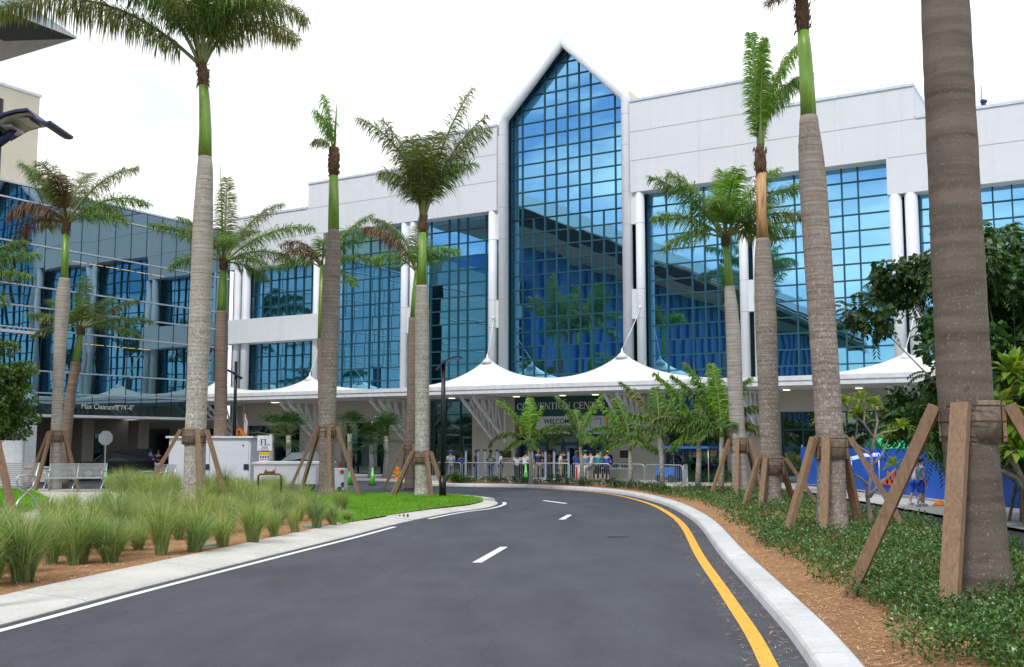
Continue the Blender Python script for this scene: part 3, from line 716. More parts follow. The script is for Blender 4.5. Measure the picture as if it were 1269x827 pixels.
# ------------------------------------------------------------ text helpers
def textmesh(txt, size, font_bold=False):
    cu = bpy.data.curves.new('t', 'FONT'); cu.body = txt; cu.size = size; cu.align_x = 'CENTER'; cu.align_y = 'CENTER'; cu.extrude = .004
    if font_bold: cu.offset = size * .012
    o = bpy.data.objects.new('t', cu); COL.objects.link(o)
    dg = bpy.context.evaluated_depsgraph_get(); dg.update()
    me = bpy.data.meshes.new_from_object(o.evaluated_get(dg)); bpy.data.objects.remove(o, do_unlink=True); return me
def puttext(txt, size, center, right, up, mat, parent, name='lettering', bold=False, sx=1):
    me = textmesh(txt, size, bold); r = Vector(right).normalized(); u = Vector(up).normalized(); n = r.cross(u)
    root = parent
    while root.parent: root = root.parent
    c = Vector(center) - root.location
    mb = bpy.data.meshes.new(name); me.transform(Matrix(((r.x * sx, u.x, n.x, c.x), (r.y * sx, u.y, n.y, c.y), (r.z * sx, u.z, n.z, c.z), (0, 0, 0, 1))))
    me.materials.clear(); me.materials.append(mat); o = bpy.data.objects.new(name, me); COL.objects.link(o); o.parent = parent; return o
def serif_text(mb, txt, x0, h, gap, put):
    """roman capitals out of thick and thin strokes; put(x,z)->point; returns width"""
    tk, tn, sf = h * .17, h * .07, h * .06
    def q(a, b, c, d): mb.add([put(*a), put(*b), put(*c), put(*d)], [(0, 1, 2, 3)])
    def v(x, w, z0=0, z1=None, s=True):
        z1 = h if z1 is None else z1; q((x, z0), (x + w, z0), (x + w, z1), (x, z1))
        if s:
            for z in (z0, z1 - sf): q((x - h * .06, z), (x + w + h * .06, z), (x + w + h * .06, z + sf), (x - h * .06, z + sf))
    def hb(x, w, z, t=None): t = t or tn; q((x, z), (x + w, z), (x + w, z + t), (x, z + t))
    def arc(cx, cz, rx, rz, a0, a1, n=22):
        for i in range(n):
            a = math.radians(a0 + (a1 - a0) * i / n); b = math.radians(a0 + (a1 - a0) * (i + 1) / n)
            ta = tn + (tk - tn) * abs(math.cos(a)); tb = tn + (tk - tn) * abs(math.cos(b))
            q((cx + rx * math.cos(a), cz + rz * math.sin(a)), (cx + rx * math.cos(b), cz + rz * math.sin(b)), (cx + (rx - tb) * math.cos(b), cz + (rz - tn) * math.sin(b)), (cx + (rx - ta) * math.cos(a), cz + (rz - tn) * math.sin(a)))
    x = x0
    for ch in txt:
        if ch == ' ': x += h * .45; continue
        if ch == 'C': arc(x + h * .45, h / 2, h * .45, h / 2, 48, 312); hb(x + h * .72, tn, h * .68, h * .25); hb(x + h * .72, tn, h * .08, h * .22); w = .8
        elif ch == 'O': arc(x + h * .48, h / 2, h * .48, h / 2, 0, 360); w = .96
        elif ch == 'N': v(x, tn); v(x + h * .68, tn); q((x - .02 * h, h), (x + tk, h), (x + h * .68 + tn, 0), (x + h * .68 - tk * .4, 0)); w = .75
        elif ch == 'V':
            q((x, h), (x + tk, h), (x + h * .42, 0), (x + h * .36, 0)); q((x + h * .7, h), (x + h * .7 + tn, h), (x + h * .42, 0), (x + h * .36, 0)); hb(x - h * .06, tk + h * .12, h - sf, sf); hb(x + h * .64, h * .2, h - sf, sf); w = .78
        elif ch == 'E': v(x, tk); hb(x + tk, h * .4, h - tn); hb(x + tk, h * .3, h / 2); hb(x + tk, h * .42, 0); hb(x + h * .52, tn, h * .78, h * .22); hb(x + h * .54, tn, 0, h * .24); hb(x + h * .44, tn, h * .42, h * .2); w = .62
        elif ch == 'T': v(x + h * .28, tk); hb(x, h * .73, h - tn); hb(x, tn, h * .76, h * .24); hb(x + h * .66, tn, h * .76, h * .24); w = .73
        elif ch == 'I': v(x, tk); w = .18
        elif ch == 'R': v(x, tk); arc(x + h * .28, h * .74, h * .32, h * .26, -90, 90); hb(x + tk, h * .14, h - tn); hb(x + tk, h * .14, h * .47); q((x + h * .3, h * .48), (x + h * .46, h * .48), (x + h * .74, 0), (x + h * .56, 0)); w = .7
        elif ch == 'F': v(x, tk); hb(x + tk, h * .4, h - tn); hb(x + tk, h * .3, h / 2); hb(x + h * .52, tn, h * .78, h * .22); w = .6
        elif ch == 'L': v(x, tk); hb(x + tk, h * .42, 0); hb(x + h * .54, tn, 0, h * .24); w = .62
        elif ch == '.': hb(x, tk, 0, tk); w = .2
        x += h * w + gap
    return x - gap - x0
# entrance sign
sg_ = empty('entrance_sign', W((ea + eb) / 2, -.35, 4.1), 'dark green sign reading CONVENTION CENTER over the entrance', 'sign')
mb = MB(); mb.fbox(ea, eb, -.75, -.38, 4.05, 5.29); mb.build('sign_board', M['sign_green'], sg_)
tw = serif_text(MB(), 'CONVENTION CENTER', 0, .44, .075, lambda x, z: W(x, 0, z))
mb = MB(); serif_text(mb, 'CONVENTION CENTER', (ea + eb) / 2 - tw / 2, .44, .075, lambda x, z: W(x, -.365, z + 4.46)); mb.build('lettering', M['letter'], sg_)
bn = empty('welcome_banner', W((ea + eb) / 2, -.4, 2.9), 'pale welcome banner with yellow ends below the green sign', 'banner')
mb = MB(); mb.fbox(ea + .55, eb - .25, -.62, -.55, 2.88, 4.02); mb.build('banner_sheet', M['sign_white'], bn)
mb = MB(); mb.fbox(ea + .25, ea + .55, -.62, -.545, 2.88, 4.02); mb.build('banner_end', M['sign_yellow'], bn); mb = MB(); mb.fbox(eb - .25, eb - .02, -.62, -.545, 2.88, 4.02); mb.build('banner_end', M['sign_yellow'], bn)
puttext('WELCOME TO', .42, W((ea + eb) / 2 + .1, -.54, 3.68), U, (0, 0, 1), M['ink'], bn, bold=True)
puttext('BOAT SHOW', .42, W((ea + eb) / 2 + .1, -.54, 3.2), U, (0, 0, 1), M['ink'], bn, bold=True)
for q in (ea + 1.0, eb - .95):
    mb = MB()
    for a, b, c, e in ((-.38, .38, 3.06, 3.09), (-.38, .38, 3.81, 3.84), (-.38, -.35, 3.06, 3.84), (.35, .38, 3.06, 3.84)): mb.fbox(q + a, q + b, -.55, -.54, c, e)
    mb.build('banner_frame', M['ink'], bn)
mb = MB(); serif_text(mb, 'FL', ea + .83, .32, .03, lambda x, z: W(x, -.54, z + 3.35)); mb.build('lettering', M['ink'], bn)
# ------------------------------------------------------------ left glass building
S0 = -29.77
lb = empty('glass_office_building', W(S0, 10, 0), 'grey blue glass building on the left with silver bands', 'building')
ZS = [4.2, 5.54, 6.95, 9.63, 11.05, 12.38, 15.1, 17.85, 18.88]
def WL(t, w, z): return W(S0 + w, t, z)
T1 = 24.4; nT = round(T1 / 1.32)
gb = MB(); md = MB()
for i in range(nT):
    for j in range(len(ZS) - 1):
        t0, t1 = T1 * i / nT, T1 * (i + 1) / nT; z0, z1 = ZS[j], ZS[j + 1]
        if z1 - z0 > 2: zz = [z0, z1]
        else: zz = [z0, z1]
        a, b = rnd.gauss(0, .0025), rnd.gauss(0, .0025)
        gb.add([WL(t1, a * .66 - b * (z1 - z0) / 2, z0), WL(t0, -a * .66 - b * (z1 - z0) / 2, z0), WL(t0, -a * .66 + b * (z1 - z0) / 2, z1), WL(t1, a * .66 + b * (z1 - z0) / 2, z1)], [(0, 1, 2, 3)])
for i in range(nT + 1):
    t = T1 * i / nT; p = WL(t, .012, 0); md.prism([WL(t - .02, -.02, ZS[0]), WL(t + .02, -.02, ZS[0]), WL(t + .02, .02, ZS[0]), WL(t - .02, .02, ZS[0])], (0, 0, ZS[-1] - ZS[0]))
gl = gb.build('curtain_wall', M['glass_left'], lb); md.build('mullion', M['mull_dark'], gl)
cp = MB()
for z in ZS[1:]: cp.prism([WL(-.0, -.05, z - .045), WL(T1, -.05, z - .045), WL(T1, .12, z - .045), WL(0, .12, z - .045)], (0, 0, .09))
cp.build('horizontal_cap', M['cap'], gl)
st = MB()
for z, a, b in ((14.45, 6.5, 14.5), (8.95, 7.5, 13)):
    t = a
    while t < b:
        st.prism([WL(t, .002, z), WL(min(t + 1.1, b), .002, z), WL(min(t + 1.1, b), .012, z), WL(t, .012, z)], (0, 0, .035)); t += 1.32
bt = MB(); bt.prism([WL(0, -3, 4.0), WL(T1, -3, 4.0), WL(T1, .1, 4.0), WL(0, .1, 4.0)], (0, 0, .17)); bt.build('bottom_trim', M['white_metal'], lb)
rb = MB(); rb.prism([WL(.0, -14, 4.19), WL(T1, -14, 4.19), WL(T1, -.15, 4.19), WL(0, -.15, 4.19)], (0, 0, 14.6)); rb.build('body', M['darkroof'], lb)
rb = MB(); rb.prism([WL(0, -14, 18.8), WL(T1, -14, 18.8), WL(T1, .14, 18.8), WL(0, .14, 18.8)], (0, 0, .12)); rb.build('roof_edge', M['cap'], lb)
st.build('light_strip', M['strip'], lb)
puttext("Max Clearance 14'-0\"", .5, WL(10.9, .03, 4.75), -N, (0, 0, 1), M['letter'], lb, 'lettering', False)
# projecting low bay at the left frame edge
pb = MB(); pb.prism([WL(16.9, .02, 4.2), WL(24, .02, 4.2), WL(24, .5, 4.2), WL(16.9, .5, 4.2)], (0, 0, 5.0)); pj = pb.build('projecting_bay', M['glass_left'], lb, fix=True)
pb = MB(); pb.prism([WL(16.7, .0, 9.2), WL(24, .0, 9.2), WL(24, .7, 9.2), WL(16.7, .7, 9.2)], (0, 0, .18)); pb.build('bay_cap', M['white_metal'], pj, fix=True)
pb = MB()
for z in (5.6, 7.0): pb.prism([WL(16.9, .45, z), WL(24, .45, z), WL(24, .53, z), WL(16.9, .53, z)], (0, 0, .06))
pb.build('bay_band', M['cap'], pj)
# ground floor under the building
mb = MB(); mb.prism([WL(16.2, -1.1, .1), WL(17.2, -1.1, .1), WL(17.2, -.1, .1), WL(16.2, -.1, .1)], (0, 0, 3.9)); mb.build('pillar', M['white_metal'], lb, fix=True)
for t, w in ((13.6, -5.6), (8.6, -5.6), (3.6, -5.6), (1.0, -2.4)):
    mb = MB(); mb.prism([WL(t - .5, w - .6, .1), WL(t + .5, w - .6, .1), WL(t + .5, w + .6, .1), WL(t - .5, w + .6, .1)], (0, 0, 3.9)); mb.build('pier', M['stone'], lb, fix=True)
mb = MB()
mb.prism([WL(-1, -12, 0), WL(24, -12, 0), WL(24, -11.7, 0), WL(-1, -11.7, 0)], (0, 0, 4.18)); mb.prism([WL(-1, -12, 0), WL(-1, 0, 0), WL(-.7, 0, 0), WL(-.7, -12, 0)], (0, 0, 4.18)); mb.build('back_wall', M['beige'], lb, fix=True)
for t0, t1 in ((2.2, 7.2), (9.2, 12.8), (15, 20)):
    mb = MB(); mb.prism([WL(t0, -11.69, .1), WL(t1, -11.69, .1), WL(t1, -11.6, .1), WL(t0, -11.6, .1)], (0, 0, 2.9)); dd_ = mb.build('glass_door', M['glass_low'], lb, fix=True)
    mb = MB()
    for k in range(5): t = t0 + (t1 - t0) * k / 4; mb.prism([WL(t - .04, -11.6, .1), WL(t + .04, -11.6, .1), WL(t + .04, -11.55, .1), WL(t - .04, -11.55, .1)], (0, 0, 2.9))
    mb.build('door_frame', M['mull'], dd_)
for s0, s1 in ((-5.2, -1.5), (-10.5, -7)):
    mb = MB(); mb.prism([WL(-.69, s0, .1), WL(-.69, s1, .1), WL(-.6, s1, .1), WL(-.6, s0, .1)], (0, 0, 3.3)); mb.build('glass_door', M['glass_low'], lb, fix=True)
# beige tower on the left building
tb = empty('beige_tower', WL(14, -9, 18.8), 'tall beige block rising behind the left glass roof', 'building')
mb = MB(); mb.prism([WL(12.4, -16, 18.92), WL(34, -16, 18.92), WL(34, -7, 18.92), WL(12.4, -7, 18.92)], (0, 0, 8.6)); mb.build('wall', M['cream'], tb, fix=True)
mb = MB(); mb.prism([WL(12.3, -16.1, 27.52), WL(34, -16.1, 27.52), WL(34, -6.9, 27.52), WL(12.3, -6.9, 27.52)], (0, 0, .2)); mb.build('coping', M['cap'], tb, fix=True)
# neighbour with the overhanging roof: its tip enters top left, the rest is mirrored in the glass
TP = at(95, 48, 56); ts, tw_ = (TP - P0).dot(N), (TP - P0).dot(U) - S0
nbd = empty('neighbouring_hall', WL(60, 0, 0), 'grey hall roof whose sharp overhanging corner enters top left', 'building')
zr_ = TP.z
mb = MB(); mb.prism([WL(ts, tw_, zr_), WL(ts, tw_ - 12, zr_), WL(190, tw_ - 12, zr_), WL(190, tw_, zr_)], (0, 0, .1)); mb.build('roof_soffit', M['soffit'], nbd, fix=True)
mb = MB()  # dark sloping eave panel hanging under the roadside edge
mb.add([WL(ts + .02, tw_ + .02, zr_ - .02), WL(190, tw_ + .02, zr_ + .8), WL(190, tw_ - 3.2, zr_ - .25), WL(ts + 2.2, tw_ - 3.2, zr_ - .25), WL(ts + 2.2, tw_ - 3.2, zr_), WL(190, tw_ - 3.2, zr_)], [(0, 1, 2, 3), (0, 3, 4), (3, 2, 5, 4)])
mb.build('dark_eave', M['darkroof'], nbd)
mb = MB(); mb.add([WL(ts, tw_, zr_ + .1), WL(190, tw_, zr_ + .1), WL(190, tw_ - 3, zr_ + 3.2), WL(ts + 5, tw_ - 3, zr_ + 3.2), WL(ts + 5, tw_ - 12, zr_ + 3.2), WL(190, tw_ - 12, zr_ + 3.2), WL(ts, tw_ - 12, zr_ + .1)], [(0, 1, 2, 3), (3, 2, 5, 4), (0, 3, 4, 6)])
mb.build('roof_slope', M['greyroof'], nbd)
mb = MB(); mb.prism([WL(44, -12, 0), WL(186, -12, 0), WL(186, 1.5, 0), WL(44, 1.5, 0)], (0, 0, zr_ - .05)); mb.build('wall', M['wrap_wall'], nbd, fix=True)
mb = MB()
for k in range(36):
    t = 46 + k * 3.9; mb.prism([WL(t, 1.5, 0), WL(t + .3, 1.5, 0), WL(t + .3, 1.9, 0), WL(t, 1.9, 0)], (0, 0, zr_ - .1))
mb.build('fin', M['wrap_wall'], nbd, fix=True)
mb = MB(); mb.prism([WL(26.5, -13, 0), WL(43.9, -13, 0), WL(43.9, .5, 0), WL(26.5, .5, 0)], (0, 0, zr_ - 4)); mb.build('glass_block', M['glass_low'], nbd, fix=True)
mb = MB()
for z in range(3, 20, 3): mb.prism([WL(26.4, .5, z), WL(43.9, .5, z), WL(43.9, .65, z), WL(26.4, .65, z)], (0, 0, .15))
mb.build('band', M['cap'], nbd, fix=True)
# ------------------------------------------------------------ palms
def frond(mb, rb_, base, az, el, L, droop, leaf=.6, n=60, width=.032, hang=.45, start=.16, wild=.25, plum=.5, curl=0):
    """one feather leaf: mb leaflets, rb_ rachis"""
    a = math.radians(az); e = math.radians(el); p = Vector(base); pts = [p.copy()]; dirs = []; K = 16
    for i in range(K):
        u = (i + .5) / K; ee = e - math.radians(droop) * u ** 1.4; aa = a + math.radians(curl) * u
        d = Vector((math.cos(ee) * math.cos(aa), math.cos(ee) * math.sin(aa), math.sin(ee))); dirs.append(d); p = p + d * (L / K); pts.append(p.copy())
    rb_.tube(pts, [.055 * (1 - i / (K + 1)) ** .8 * min(1.3, L / 3.2) + .006 for i in range(K + 1)], 5)
    for i in range(n):
        u = start + (1 - start) * (i + rnd.random() * .5) / n; f = u * K; k = min(int(f), K - 1); fr = f - k
        q = pts[k].lerp(pts[k + 1], fr); d = dirs[k]
        side = d.cross(Vector((0, 0, 1)))
        if side.length < .05: side = Vector((math.sin(a), -math.cos(a), 0))
        side.normalize(); up = side.cross(d).normalized()
        ll = leaf * (math.sin(PI * (.12 + .8 * ((u - start) / (1 - start)) ** .8)) ** .6) * rnd.uniform(.8, 1.15)
        for sg in (-1, 1):
            roll = rnd.uniform(-plum, plum)
            dr = (side * sg * math.cos(roll) + up * math.sin(roll) + d * rnd.uniform(.3, .7) + Vector((rnd.gauss(0, wild), rnd.gauss(0, wild), rnd.gauss(0, wild))) * .5).normalized()
            w = width * rnd.uniform(.7, 1.2); wv = dr.cross(up if abs(dr.dot(up)) < .9 else d).normalized()
            if rnd.random() < .5: wv = (wv + up * rnd.uniform(-.8, .8)).normalized()
            c0 = q; c1 = q + dr * ll * .4 + Vector((0, 0, -hang * ll * .07)); d2 = (dr + Vector((0, 0, -hang * 1.1))).normalized(); c2 = c1 + d2 * ll * .33
            d3 = (d2 + Vector((0, 0, -hang * 1.5))).normalized(); c3 = c2 + d3 * ll * .3
            mb.add([c0 - wv * w * .4, c0 + wv * w * .4, c1 - wv * w, c1 + wv * w, c2 - wv * w * .7, c2 + wv * w * .7, c3], [(0, 1, 3, 2), (2, 3, 5, 4), (4, 5, 6)])
def palm(label, Y, trunk, shaft, fronds, tm='trunk_grey', sm_='shaft', fm='frond', zb=.2, group=None, stub=None, name='royal_palm', dead=(), spear=None, leaf=.75, dens=1.0, base_flare=1.12, dk=.72):
    """trunk / shaft: picture profile (px,py,width) read at distance Y, giving lean and taper of the real trunk"""
    k = 1 / ppm(Y)
    def P(px, py): return at(px, py, Y)
    b = P(*trunk[0][:2])
    if b.x < -1: zb = zl(b.x, b.y)
    b.z = zb
    root = empty(name, b, label, 'palm tree', group)
    pts = [P(x, y) for x, y, w in trunk]; rs = [w * k / 2 for x, y, w in trunk]
    pts[0].z = zb - .15
    # subdivide smoothly with slight irregularity
    sp = []; sr = []
    for i in range(len(pts) - 1):
        A, B, C, D = pts[max(i - 1, 0)], pts[i], pts[i + 1], pts[min(i + 2, len(pts) - 1)]; m = 7
        for j in range(m):
            t = j / m; sp.append(.5 * ((2 * B) + (C - A) * t + (2 * A - 5 * B + 4 * C - D) * t * t + (3 * B - A - 3 * C + D) * t ** 3)); sr.append((rs[i] + (rs[i + 1] - rs[i]) * t) * rnd.uniform(.985, 1.015))
    sp.append(pts[-1]); sr.append(rs[-1])
    for i in range(3): sr[i] *= base_flare - i * .03
    mb = MB(); mb.tube(sp, sr, 20); mb.build('trunk', M[tm], root)
    if shaft:
        mb = MB(); mb.tube([P(x, y) for x, y, w in shaft], [w * k / 2 for x, y, w in shaft], 14); mb.build('crownshaft', M[sm_], root)
        top = P(*shaft[-1][:2]); tr = shaft[-1][2] * k / 2
    else: top = pts[-1]; tr = rs[-1]
    if stub:
        mb = MB(); s0 = P(*stub[0][:2]); s1 = P(*stub[1][:2]); mb.tube([s0, s0.lerp(s1, .5), s1], [stub[0][2] * k / 2, stub[0][2] * k / 2 * 1.15, stub[1][2] * k / 2], 12)
        for i in range(50):
            a = rnd.uniform(0, 2 * PI); u = rnd.random(); c = s0.lerp(s1, u) + Vector((math.cos(a), math.sin(a), 0)) * stub[0][2] * k * .52; l = rnd.uniform(.08, .3)
            mb.add([c + Vector((-.03, 0, 0)), c + Vector((.03, .02, 0)), c + Vector((math.cos(a) * .08, math.sin(a) * .08, rnd.choice((-1, 1)) * l))], [(0, 1, 2)])
        mb.build('fibre_collar', M['fibre'], root); top = s1
    for i, f in enumerate(fronds):
        az, el, L, dr = f[:4]; dr *= dk; kind = f[4] if len(f) > 4 else fm; kw = f[5] if len(f) > 5 else {}
        lm = MB(); rm = MB()
        frond(lm, rm, top + Vector((math.cos(math.radians(az)), math.sin(math.radians(az)), 0)) * tr * .4 + Vector((0, 0, -.1)), az, el, L, dr, leaf=kw.get('leaf', leaf) * 1.25, n=int(38 * L * dens), width=kw.get('w', .021), hang=kw.get('hang', .5), start=kw.get('start', .2), wild=kw.get('wild', .35), plum=kw.get('plum', .7), curl=kw.get('curl', 0))
        o = lm.build('frond', M[kind], root); rm.build('rachis', M['rachis' if kind != 'frond_dead' else 'fibre'], o)
    if spear:
        mb = MB(); p1 = P(*spear[:2]); mb.tube([top - Vector((0, 0, .3)), top.lerp(p1, .5), p1], [.07, .045, .008], 6); mb.build('spear_leaf', M['frond_bright'], root)
    return root
def brace(label, px, Y, zb, r, z0, z1, R, azs, group='timber braces around the palms', bw=.155, zg=None):
    c = at(px, 548, Y); x, y = c.x, c.y
    if x < -1: zb = zl(x, y)
    zg = zb if zg is None else zg
    root = empty('timber_brace', (x, y, zb), label, 'tree brace', group)
    mb = MB(); mb.tube([(x, y, z0 - .02), (x, y, (z0 + z1) / 2), (x, y, z1 + .02)], [r + .012, r + .022, r + .012], 18); mb.build('burlap_wrap', M['burlap'], root)
    n = 7
    a0 = math.radians(azs[0])
    for i in range(len(azs)):
        a = math.radians(azs[i]); v = Vector((math.cos(a), math.sin(a), 0)); mb = MB()
        mb.beam(Vector((x, y, z0)) + v * (r + .045), Vector((x, y, z1)) + v * (r + .045), max(.09, bw * .7), .05, up=v); mb.build('batten', M['wood'], root)
    for z in (z0 + .06, (z0 + z1) / 2, z1 - .06):
        mb = MB(); mb.tube([(x, y, z - .012), (x, y, z + .012)], r + .075, 18, cap=False); mb.build('strap', M['strap'], root)
    for i, a in enumerate(azs):
        rr = R[i] if isinstance(R, (list, tuple)) else R
        a = math.radians(a); v = Vector((math.cos(a), math.sin(a), 0)); mb = MB()
        mb.beam(Vector((x, y, z1 - .04)) + v * (r + .12), Vector((x, y, zg - .08)) + v * rr, bw, bw * .72, up=v); mb.build('strut', M['wood'], root)
    return root
GP = 'royal palms planted along the drive'
F_ = 'frond'; D_ = 'frond_dull'; B_ = 'frond_bright'; X_ = 'frond_dead'
# P1 big left palm
palm('tall palm front left whose long frond sweeps over the roof corner', 37, [(240, 628, 28), (241, 590, 26), (243, 520, 25), (246, 440, 26), (248, 380, 26), (251, 300, 25.5), (252, 260, 24), (254, 215, 20), (254, 194, 16)],
     [(254, 194, 17), (254.5, 160, 15.5), (253.5, 125, 13.5), (252, 104, 12)],
     [(177, 44, 8.6, 66, 'frond_dull', dict(leaf=1.15, hang=1.7, wild=.25, w=.024, start=.12)), (188, 66, 7.8, 84, F_, dict(leaf=1.1, hang=1.4)), (150, 74, 7, 80, F_, dict(leaf=1.0, hang=1.3)), (5, 78, 5.2, 125, 'frond_dull', dict(leaf=1.0, hang=1.3)), (-25, 83, 5.2, 120, F_, dict(leaf=.95, hang=1.3)), (-80, 85, 5.0, 90, F_, dict(hang=1.3)), (-120, 82, 5.2, 110, 'frond_dull', dict(hang=1.3)), (60, 76, 6, 80, D_), (40, 70, 5, 105, 'frond_dull', dict(leaf=.95, hang=1.3)), (-60, 86, 5, 60, B_), (100, 80, 6.5, 70, F_), (20, 85, 6, 70, F_, dict(leaf=1.0)), (170, 82, 6, 95, 'frond_dull', dict(leaf=1.0, hang=1.4))],
     zb=zl(*at(240, 600, 37)[:2]), group=GP, dk=1.0, stub=((252.5, 106, 13), (250.5, 78, 10)), leaf=.85, dens=1.15)
palm('grey trunked palm with ragged half dead crown, farthest left', 50, [(69, 590, 14.5), (70, 540, 13.5), (72, 480, 13), (75, 420, 15.5), (78, 370, 17), (80, 345, 13)],
     [(79.7, 350, 9), (82, 290, 8)],
     [(150, 62, 4.2, 55, D_), (175, 70, 4.0, 60, F_), (35, 66, 4.8, 70, D_), (10, 45, 4.2, 95, F_), (-10, 20, 3.4, 70, F_), (185, 20, 3.0, 170, X_), (200, 50, 3.0, 160, X_, dict(hang=1.2)), (-80, 78, 3.6, 150, X_, dict(hang=1.2)), (-100, 80, 3.6, 110, D_), (90, 70, 4.4, 70, D_), (60, 50, 3.6, 110, D_), (130, 40, 3.4, 120, D_)],
     tm='trunk_pale', fm=D_, zb=.55, group=GP, stub=((81.5, 291, 8), (82, 274, 9)), leaf=.8)
palm('short leaning palm with a dark bare trunk beside the left tall palm', 54, [(79, 560, 13), (85, 510, 12.5), (91, 470, 12), (94, 448, 12)],
     [(94, 449, 9), (97, 430, 8.5), (100, 414, 7)],
     [(180, 30, 2.9, 55, F_), (165, 55, 2.6, 60, F_), (100, 86, 2.9, 30, F_), (60, 60, 2.8, 60, F_), (20, 42, 3.2, 40, D_), (0, 20, 3.8, 50, F_), (-20, 5, 4.0, 45, F_), (200, 8, 2.4, 70, D_), (-90, 30, 2.6, 80, F_), (-60, 50, 2.4, 90, D_), (230, 30, 2.2, 80, D_), (90, 40, 2.6, 70, F_)],
     tm='trunk_brown', zb=.1, group=GP, stub=((100, 415, 8), (99.5, 404, 8)), leaf=.55)
p7 = palm('palm with brown trunk and drooping crown behind the big left palm', 56, [(272, 585, 19), (273, 540, 16), (274, 470, 15), (274.5, 420, 16), (275, 386, 14)],
     [(275, 387, 12), (276, 360, 10.5), (277, 334, 8)],
     [(172, 45, 5.0, 62, F_, dict(leaf=.75)), (160, 62, 4.2, 70, F_), (95, 88, 4.8, 8, D_), (40, 66, 5.2, 62, D_), (15, 45, 5.4, 70, F_), (-5, 25, 4.2, 90, F_), (-25, 10, 3.4, 70, F_), (10, -5, 2.6, 60, F_), (-70, 50, 3.2, 120, F_), (75, 60, 4.4, 90, D_), (190, 20, 3.0, 100, F_), (-120, 60, 3.4, 120, D_)],
     tm='trunk_brown', zb=.1, group=GP, stub=((277, 335, 9), (277, 322, 10)), spear=(272.5, 192), leaf=.75)
palm('palm with thick grey trunk, long green shaft and one stubby leaf', 44, [(405, 615, 21), (405, 575, 18.5), (406, 520, 19), (408, 460, 20.5), (409, 400, 22.5), (411, 350, 22.5), (413, 315, 19), (413.5, 285, 14)],
     [(413.5, 286, 14), (413.5, 250, 13), (413.5, 216, 11.5)],
     [(182, 87, 2.5, 22, B_, dict(leaf=.7, hang=1.1)), (200, 60, 1.1, 160, D_, dict(leaf=.45, hang=1.2)), (175, 84, 2.0, 60, B_, dict(leaf=.7, hang=1.2))],
     tm='trunk_red', zb=zl(*at(408, 600, 44)[:2]), group=GP, stub=((413.5, 218, 12), (414, 183, 12)), spear=(418, 122), leaf=.6, dens=1.3)
palm('slim palm with one dead brown frond half hidden by the thick trunk', 56, [(400, 600, 10), (399, 520, 9), (398, 440, 9), (397, 420, 9)],
     [(397, 420, 7), (398, 380, 7), (400, 330, 7)],
     [(172, 72, 3.2, 150, X_, dict(leaf=.5)), (185, 55, 3.0, 160, X_), (200, 30, 2.6, 120, F_), (10, 55, 4.0, 60, F_), (20, 68, 4.2, 60, F_), (-10, 30, 3.4, 90, F_), (-80, 60, 3, 130, F_), (150, 60, 2.8, 110, D_), (-30, -10, 2.6, 50, F_)],
     tm='trunk_brown', zb=.1, group=GP, leaf=.7)
palm('palm left of the curved street lamp with a dense V shaped crown', 44.5, [(523, 617, 20), (523, 590, 17), (523, 540, 17.5), (523, 480, 17.5), (523, 430, 18), (523, 385, 18), (523, 354, 14)],
     [(523, 355, 12), (523.5, 320, 10.5), (524, 286, 8)],
     [(180, 83, 5.6, 85, D_), (170, 84, 5.0, 55, D_), (2, 80, 6.3, 32, D_), (8, 74, 5.6, 48, D_), (-8, 74, 5.0, 70, D_), (-60, 84, 3.8, 50, D_), (-110, 86, 3.6, 60, D_), (160, 84, 3.3, 130, D_), (-15, 80, 3.6, 120, F_), (100, 86, 4.2, 40, D_), (30, 84, 3.6, 100, D_), (-90, 87, 3.2, 90, D_, dict(leaf=.95)), (200, 84, 3.0, 130, D_)],
     tm='trunk_grey', fm=D_, zb=.14, group=GP, stub=((524, 288, 9), (524, 268, 9)), leaf=.85, dens=.8)
palm('second palm behind the V crowned palm with pale hanging fronds', 53, [(508, 607, 13), (508, 560, 12), (510, 500, 12), (511, 440, 12), (512, 394, 11)],
     [(512, 394, 8), (514, 365, 7.5), (517, 335, 6)],
     [(175, 68, 3.9, 92, X_, dict(hang=1.2)), (165, 78, 4.0, 90, D_, dict(hang=1.2)), (0, 60, 2.6, 110, B_), (-30, 70, 2.2, 120, B_), (190, 50, 2.6, 120, B_), (-80, 60, 2.4, 120, F_), (90, 75, 3.4, 60, D_)],
     tm='trunk_brown', zb=.14, group=GP, leaf=.75)
